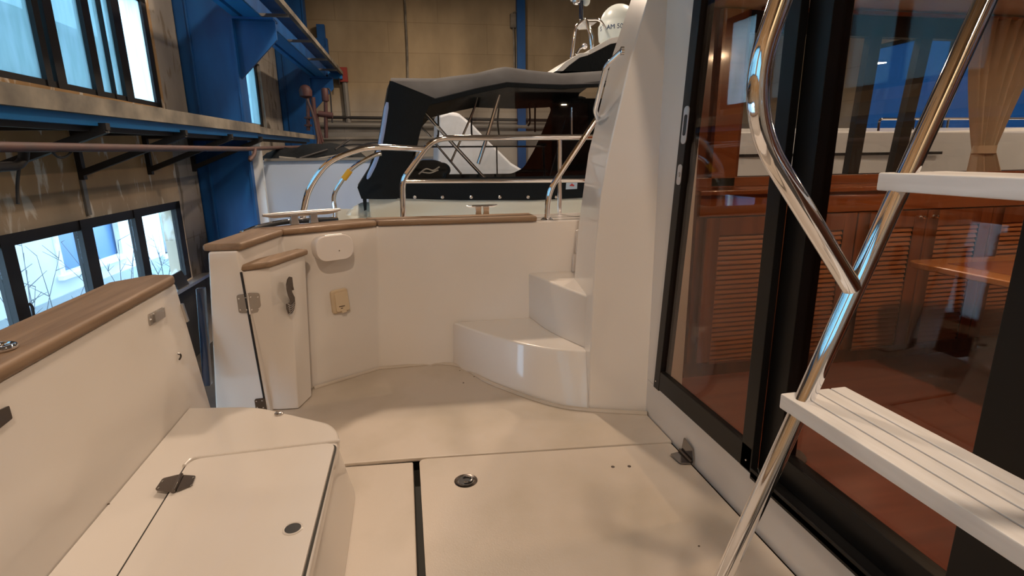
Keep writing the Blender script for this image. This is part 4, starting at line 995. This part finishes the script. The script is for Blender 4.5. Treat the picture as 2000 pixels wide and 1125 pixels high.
# hull
def hullring(x, wk): return [V((x, CYN + .02, zc0 + .03)), V((x, CYN - .02, zc0 - .28)), V((x, CYN - .35, zc0 - .30)), V((x, CYN - .30, zc0 - .8)), V((x, CYN + .5, -1.5)), V((x, CYF - .5, -1.5)), V((x, CYF + .3, zc0 - .8)), V((x, CYF + .35, zc0 - .30)), V((x, CYF + .02, zc0 - .28)), V((x, CYF - .02, zc0 + .03))]
rg_ = [hullring(xs0 + .02, 0), hullring(2.5, 0), hullring(5.0, 0), [V((7.5, 6.35 + (p.y - 6.35) * .4, p.z + .15)) for i, p in enumerate(hullring(7.5, 0))]]
MB().loft(rg_).build('hull', M['ivory'], cbt, bevel=.02, seg=2)
MB().ball(V((xs0 + .0, 5.55, zc0 - .45)), .42, (.8, .9, 1), 14).build('stern_quarter', M['ivory'], cbt)
fd = py(1750, 257, CYN).z
MB().loft([[V((x, CYN + a, fd - .55)), V((x, CYN + a - .02, fd)), V((x, CYN + .5, fd + .06)), V((x, CYF - .5, fd + .06)), V((x, CYF - a + .02, fd)), V((x, CYF - a, fd - .55))] for x, a in ((3.3, 0), (6.0, .05), (8.0, .5), (9.2, 1.1))]).build('foredeck', M['white'], cbt, bevel=.02, seg=2)
MB().box(3.3, 6.0, CYN - .03, CYN - .005, fd - .25, fd - .22).build('rub_strake', M['black'], cbt)
MB().tube(fillet([V((5.25, CYN + .12, fd)), V((5.25, CYN + .12, fd + .14)), V((8.5, CYN + 1.0, fd + .20))], .04), .014, 8).build('bow_rail', M['chrome'], cbt)
for x_ in (5.9, 6.6, 7.3): MB().tube([V((x_, CYN + .12 + (x_ - 5.25) * .27, fd)), V((x_, CYN + .12 + (x_ - 5.25) * .27, fd + .16))], .012, 8).build('rail_post', M['chrome'], cbt)
MB().box(xs0 - .35, xs0 + .05, 4.62, CYN + .9, py(655, 437, 4.75).z - .06, py(655, 437, 4.75).z).build('stern_platform', M['ivory'], cbt, bevel=.01)
# skirt with snaps
s0, s1 = N_(775, 350), N_(1260, 348)
mb = MB(); mb.loft([[V((x, CYN - .012, z0_)), V((x, CYN - .012, z1_)), V((x, CYN + .004, z1_)), V((x, CYN + .004, z0_))] for x, z0_, z1_ in ((N_(770, 388).x, N_(770, 387).z, s0.z), (N_(900, 391).x, N_(900, 391).z, s0.z), (N_(1040, 391).x, N_(1040, 391).z, s0.z), (2.6, N_(1170, 382).z, s0.z))])
mb.build('canvas_skirt', M['canvas'], cbt)
for u in (748, 810, 864, 920, 976, 1031, 1086):
    MB().lathe(N_(u, 385 if u > 760 else 384, -.013), (0, -1, 0), [(.018, 0), (.016, .01), (.004, .014)], 12).build('snap_button', M['chrome'], cbt)
# aft quarter panel (bulging canvas)
L1 = [(762, 158), (752, 215), (742, 275), (722, 330), (699, 366), (707, 388)]
L2 = [(845, 192), (828, 225), (818, 265), (806, 300), (794, 345), (775, 388)]
rows = []
for (a, b) in zip(L1, L2):
    A2, B2 = N_(*a, .0), N_(*b, 0)
    rows.append([lerp(A2, B2, t) + V((0, -.05 * math.sin(math.pi * t), 0)) for t in (0, .2, .4, .6, .8, 1)])
MB().grid(rows).build('aft_quarter_panel', M['canvas'], cbt, solid=.012, angle=60)
MB().tube(catmull([N_(757, 200, -.015), N_(747, 262, -.02), N_(736, 310, -.02), N_(718, 350, -.02)], 6), [.012] + [.022] * 17 + [.012], 8).build('reflection_stripe', M['reflection_blue'], cbt)  # blue reflection along the canvas edge, modelled as a coloured strip
MB().prism([N_(708, 385, -.02), N_(716, 386, -.02), N_(716, 410, -.02), N_(711, 412, -.02)], (0, .01, 0)).build('strap_end', M['canvas'], cbt)
# stern curtain
aft = [N_(*p) for p in L1]
rows = [[p + V((t * .0 - .06 * math.sin(math.pi * t), (CYF - CYN) * t, 0)) for t in (0, .25, .5, .75, 1)] for p in aft]
MB().grid(rows).build('stern_curtain', M['canvas'], cbt, solid=.012, angle=60)
# roof: arched between bows
bows = [(763, 155, .10), (850, 156, .20), (930, 146, .27), (990, 133, .32), (1040, 140, .28), (1100, 146, .26), (1180, 141, .30), (1262, 134, .30)]
low = [(765, 158), (850, 192), (930, 172), (990, 160), (1040, 163), (1100, 165), (1180, 162), (1262, 153)]
rows = []
for (u, v, cr_), (u2, v2) in zip(bows, low):
    e_ = N_(u, v, .06); l_ = N_(u2, v2, -.02); row = [l_, e_ + V((0, -.01, -.02))]
    e_2 = V((e_.x, CYN + .12, e_.z + .02)); row.append(e_2)
    for t in (.25, .5, .75): row.append(V((e_.x, lerp(V((0, CYN, 0)), V((0, CYF, 0)), t).y, e_.z + .02 + cr_ * .25 * math.sin(math.pi * t))))
    row += [V((e_.x, CYF - .12, e_.z + .02)), V((e_.x, CYF + .02, l_.z))]
    rows.append(row)
MB().grid(rows).build('canopy_roof', M['canvas_top'], cbt, solid=.015, angle=50)
MB().grid([[p + V((0, (.03 if i < 2 else (-.03 if i > len(r) - 3 else 0)), -.03)) for i, p in enumerate(r)] for r in rows]).build('roof_lining', M['canvas'], cbt, solid=.008, angle=50)
# black valance under the roof edge, bottom edge of the side window
top_l = [(845, 192), (930, 172), (990, 160), (1100, 165), (1260, 152)]
bot_l = [(832, 207), (930, 183), (990, 170), (1100, 174), (1260, 160)]
mb = MB(); rows = [[N_(*p, .0) for p in top_l], [N_(*p, .0) for p in bot_l]]
MB().grid(rows).build('roof_valance', M['canvas'], cbt, solid=.012)
# window: clear vinyl
wn = [(832, 207), (930, 183), (990, 170), (1100, 174), (1260, 160), (1260, 352), (790, 352), (806, 300), (818, 265)]
MB().add([N_(*p, .01) for p in wn], [tuple(range(len(wn)))]).build('clear_side_window', M['vinyl'], cbt)
# far side: black panel with an opening
zb_, zt2 = zc0 + .02, 2.10
fo = [(822, 250), (850, 218), (905, 210), (1062, 199), (1077, 212), (1060, 255), (1042, 295), (1022, 328), (1000, 339), (806, 341), (812, 300)]
fo = roundpoly([Fp(*p) for p in fo], .05, 3)
fo_c = sum(fo, V()) / len(fo)
outer = []
ox0, ox1, oz0, oz1 = N_(775, 300).x + .02, 2.55, zc0, max(p.z for p in fo) + .08
for p in fo:
    d = p - fo_c; ks = []
    if abs(d.x) > 1e-6: ks.append(((ox1 if d.x > 0 else ox0) - fo_c.x) / d.x)
    if abs(d.z) > 1e-6: ks.append(((oz1 if d.z > 0 else oz0) - fo_c.z) / d.z)
    outer.append(fo_c + d * max(1.03, min(ks)))
mb = MB(); n = len(fo)
mb.add(fo + outer, [(i, (i + 1) % n, n + (i + 1) % n, n + i) for i in range(n)]); mb.build('far_side_panel', M['canvas'], cbt, solid=.01)
MB().add([p + V((0, .02, 0)) for p in fo], [tuple(range(n))]).build('clear_far_window', M['vinyl'], cbt)
# forward black bulkhead and cockpit lining
MB().box(ox1 - .02, ox1, CYN + .02, CYF, zc0, 2.02).build('forward_curtain', M['canvas'], cbt)
MB().prism([Fp(1078, 205) + V((0, -.9, 0)), Fp(1200, 205) + V((.3, -.9, 0)), Fp(1200, 345) + V((.3, -.9, 0)), Fp(1042, 340) + V((0, -.9, 0))], (0, .05, 0)).build('forward_side_panel', M['canvas'], cbt)
MB().box(xs0 + .1, ox1, CYN + .06, CYF - .06, zc0 - .02, zc0 + .05).build('cockpit_lining', M['canvas'], cbt)
# canopy frame
def fpole(pts, y, r=.014, nm='frame_pole', m_='chrome'): return MB().tube(catmull([py(u, v, y) for u, v in pts], 4), r, 10).build(nm, M[m_], cbt)
fpole([(824, 213), (890, 287), (949, 351)], 5.5, .017); fpole([(932, 190), (921, 225), (880, 318)], 6.2, .012); fpole([(975, 185), (955, 255), (934, 320)], 5.45, .018)
fpole([(846, 275), (901, 340)], 6.4, .012); fpole([(816, 240), (842, 268)], 6.9, .011); fpole([(1117, 210), (1117, 268)], 5.9, .014)
for pts in ([(921, 222), (921, 258), (923, 266)], [(1045, 203), (1045, 258)], [(1034, 203), (1035, 238), (1031, 246)], [(856, 222), (856, 262), (853, 266)], [(974, 212), (972, 240), (975, 265)]):
    fpole(pts, 6.9, .011, 'strap', 'rubber')
MB().tube([py(838, 287, 7.3), py(1066, 286, 7.3)], .012, 8).build('far_rail', M['chrome'], cbt)
MB().tube([py(970, 287, 7.3), py(971, 340, 7.3)], .010, 8).build('far_stanchion', M['chrome'], cbt)
# sticker on the skirt
st_ = MB().prism([N_(1106, 357, -.016), N_(1128, 356, -.016), N_(1127, 369, -.016), N_(1105, 370, -.016)], (0, .003, 0)).build('skirt_sticker', M['sticker'], cbt)
MB().prism([N_(1112, 363, -.018), N_(1117, 358, -.018), N_(1122, 362, -.018), N_(1121, 364, -.018)], (0, .002, 0)).build('sticker_mark', M['sticker_red'], st_)
# stern rail with yellow tape
sr = thing('stern_rail', 'short polished stern rail wrapped with yellow tape', 'rail', py(655, 430, 4.75))
S_ = lambda u, v: py(u, v, 4.75)
pts = catmull([S_(655, 436), S_(655, 412), S_(652, 386), S_(662, 362), S_(690, 327), S_(730, 304), S_(745, 300)], 5)
MB().tube(pts, .018, 12).build('rail_tube', M['chrome'], sr)
MB().tube([S_(671, 350), S_(680, 338), S_(684, 333)], .024, 12).build('yellow_tape', M['yellow'], sr)
# black bundle with white rope inside the canopy
bd = thing('canvas_bundle', 'black canvas bundle tied with white rope behind the rail', 'bundle', py(845, 345, 5.9))
MB().ball(py(838, 334, 5.9), .16, (1.3, 1.0, .75), 10).build('bundle_body', M['canvas'], bd); MB().ball(py(862, 332, 5.9), .09, (1.1, 1, .9), 10).build('bundle_body', M['canvas'], bd)
MB().tube(catmull([py(818, 340, 5.72), py(832, 330, 5.70), py(846, 333, 5.70), py(858, 326, 5.74)], 5), .008, 6).build('rope', M['rope'], bd)
MB().tube(catmull([py(822, 336, 5.72), py(840, 338, 5.70), py(856, 332, 5.72)], 5), .007, 6).build('rope', M['rope'], bd)

# radar arch on the canopy boat
ar = thing('radar_arch', 'white radar arch wing sloping above the black canopy', 'arch', py(1150, 140, 5.9))
AY = 5.75
A_p = lambda u, v: py(u, v, AY)
MB().prism([A_p(1085, 139), A_p(1104, 121), A_p(1132, 104), A_p(1150, 102), A_p(1150, 108), A_p(1132, 113), A_p(1112, 128), A_p(1100, 139)], (0, .8, 0)).build('lower_wing', M['white'], ar, bevel=.01, seg=2)
MB().prism([A_p(1150, 98), A_p(1193, 74), A_p(1260, 62), A_p(1260, 74), A_p(1193, 86), A_p(1150, 108)], (0, .8, 0)).build('upper_wing', M['white'], ar, bevel=.01, seg=2)
MB().prism([A_p(1102, 139), A_p(1112, 128), A_p(1132, 113), A_p(1150, 109), A_p(1193, 87), A_p(1260, 76), A_p(1260, 139)], (0, .7, 0)).build('arch_underside', M['canvas'], ar)
mf = thing('mast_frame', 'tripod light mast of bent polished tube on the arch', 'mast', A_p(1130, 110))
K_ = lambda u, v, o=0: py(u, v, AY + .2 + o)
MB().tube(fillet([K_(1116, 113), K_(1124, 52), K_(1140, 38), K_(1144, 40), K_(1154, 72), K_(1156, 98)], [0, .1, .08, .05, .1, 0]), .017, 12).build('front_leg', M['chrome'], mf)
MB().tube(fillet([K_(1140, 38, .3), K_(1173, 38, .3), K_(1193, 74, .3)], .06), .015, 12).build('rear_leg', M['chrome'], mf)
MB().tube([K_(1146, 40), K_(1158, 72), K_(1157, 92)], .013, 12).build('middle_leg', M['chrome'], mf)
MB().prism([K_(1136, 43), K_(1166, 43), K_(1158, 49), K_(1142, 50)], (0, .2, 0)).build('mounting_plate', M['white'], mf)
MB().tube([K_(1135, 38), K_(1135, 2)], .022, 12).build('mast_post', M['navy'], mf)
MB().ball(K_(1126, 2), .045, (1, 1, .9), 10).build('lamp_lens', M['chrome'], mf); MB().ball(K_(1145, 2), .05, (.8, 1, 1), 10).build('lamp_lens', M['dome'], mf)
MB().box(K_(1118, 0).x, K_(1152, 0).x, AY + .12, AY + .3, K_(1135, 0).z, K_(1135, 0).z + .2).build('lamp_housing', M['white'], mf, bevel=.02, seg=2)
MB().ball(K_(1142, 90), .03, (1, 1, 1), 10).build('horn', M['chrome'], mf)
MB().tube([K_(1125, 106), K_(1132, 95), K_(1138, 92)], .012, 8).build('horn_stem', M['chrome'], mf)
dc = py(1210, 79, AY + .6)
rd = (py(1232, 50, AY + .6) - py(1170, 50, AY + .6)).length / 2 + .03
dc = py(1207, 84, AY + .6)
dm = thing('satellite_dome', 'white satellite dome with navy lettering behind the pillar', 'dome', dc)
k_ = (py(1207, 8, AY + .6).z - dc.z)
MB().lathe(dc, (0, 0, 1), [(rd * .9, 0), (rd, .02), (rd * 1.04, k_ * .25), (rd * 1.04, k_ * .42)] + [(rd * .96 * math.cos(t), k_ * .48 + k_ * .52 * math.sin(t)) for t in [i * math.pi / 2 / 10 for i in range(10)]] + [(.001, k_)], 40).build('dome_shell', M['dome'], dm)
cu_ = bpy.data.curves.new('lettering', 'FONT'); cu_.body = 'S    AM 50 M'; cu_.size = .07; cu_.extrude = .001
to = bpy.data.objects.new('lettering_tmp', cu_); COL.objects.link(to); bpy.context.view_layer.update()
me = bpy.data.meshes.new_from_object(to.evaluated_get(bpy.context.evaluated_depsgraph_get()))
me.name = 'lettering'; bpy.data.objects.remove(to)
R_ = rd * 1.045
for v_ in me.vertices:
    ang = (v_.co.x - .25) / R_ - math.pi / 2 - .38
    v_.co = V((math.cos(ang) * (R_ + v_.co.z), math.sin(ang) * (R_ + v_.co.z), k_ * .27 + v_.co.y))
me.materials.clear(); me.materials.append(M['ink'])
lo = bpy.data.objects.new('lettering', me); COL.objects.link(lo); lo.parent = dm

# ---------------------------------------------------------------- pale hull and shrink-wrapped boat behind
PU = 11.2
ph = thing('stored_hull', 'pale blue-grey boat hull stored behind the canopy boat', 'boat', hu(620, 440, PU))
h0, h1 = hu(512, 313, PU), hu(900, 313, PU)
w0, w1 = h0.dot(HW), h1.dot(HW)
MB().loft([[H(w0, PU, z), H(w1, PU, z), H(w1, PU + 1.2, z), H(w0, PU + 1.2, z)] for z in (-1.8, h0.z)]).build('hull_side', M['pale_hull'], ph, bevel=.02, seg=2)
MB().hbox(w0 + .05, w1, PU - .05, PU + .01, h0.z - .02, h0.z + .03).build('rub_rail', M['grey_pipe'], ph)
p0, p1 = hu(488, 272, PU - .1), hu(512, 440, PU - .1)
o = MB().hbox(p0.dot(HW), hu(511, 300, PU - .1).dot(HW), PU - .16, PU - .06, FZ, p0.z).build('white_post', M['white']); tag(o, 'white upright post between the blue column and the pale hull', 'post')
# clutter on the hull
rnd = random.Random(2)
mb = MB()
rows = []
for i in range(13):
    u_ = 505 + (720 - 505) * i / 12; row = []
    for j in range(7):
        f_ = math.sin(math.pi * j / 6); e__ = math.sin(math.pi * min(1, i / 12)) ** .5
        p = hu(u_, 312, PU + .15 + j * .16); p.z = h0.z + .0 + f_ * e__ * (.15 + rnd.uniform(0, .22)); row.append(p)
    rows.append(row)
tag(mb.grid(rows).build('tarpaulin', M['canvas'], solid=.02, angle=60), 'black crumpled tarpaulin heaped on the pale hull', 'tarpaulin')
for k, (a, b, lb, m_) in enumerate([((545, 307), (604, 313), 'pale thin pole at the left on the tarpaulin heap', 'grey_pipe'), ((604, 313), (668, 302), 'pale thin pole in the middle of the tarpaulin heap', 'grey_pipe'), ((585, 309), (640, 292), 'slanted dark rod left of the middle on the heap', 'iron'), ((655, 292), (682, 273), 'short black rod pointing up from the heap', 'iron')]):
    d = (hu(*b, PU + .3) - hu(*a, PU + .1)); o = MB().tube([hu(*a, PU + .1), hu(*b, PU + .3)], .022, 8).build('rod', M[m_]); tag(o, lb, 'rod', 'rods on the tarpaulin heap')
for pts, lb in (([(655, 288), (690, 282), (730, 284), (760, 290)], 'lower black hose arching over the heap'), ([(690, 292), (715, 281), (745, 278), (770, 282)], 'upper black hose arching beside the canopy')):
    o = MB().tube(catmull([hu(u, v, PU + .3) for u, v in pts], 6), .018, 8).build('hose', M['rubber']); tag(o, lb, 'hose')
# shrink-wrapped boat seen through the canopy
WY2 = 9.3
wr = [(855, 222), (872, 216), (897, 220), (925, 243), (952, 272), (978, 296), (1000, 318), (1030, 336), (1035, 420), (1030, 640), (860, 640), (850, 420)]
wp_ = [py(u, v, WY2) for u, v in wr]; wc = sum(wp_, V()) / len(wp_)
mb = MB(); mb.loft([[lerp(wc, p, k) + V((0, d, 0)) for p in wp_] for d, k in ((0, .96), (.12, 1), (1.0, 1.0), (1.8, .75))])
tag(mb.build('shrink_wrapped_boat', M['wrap'], bevel=.03, seg=2), 'white shrink wrapped boat seen through the canopy window', 'boat')
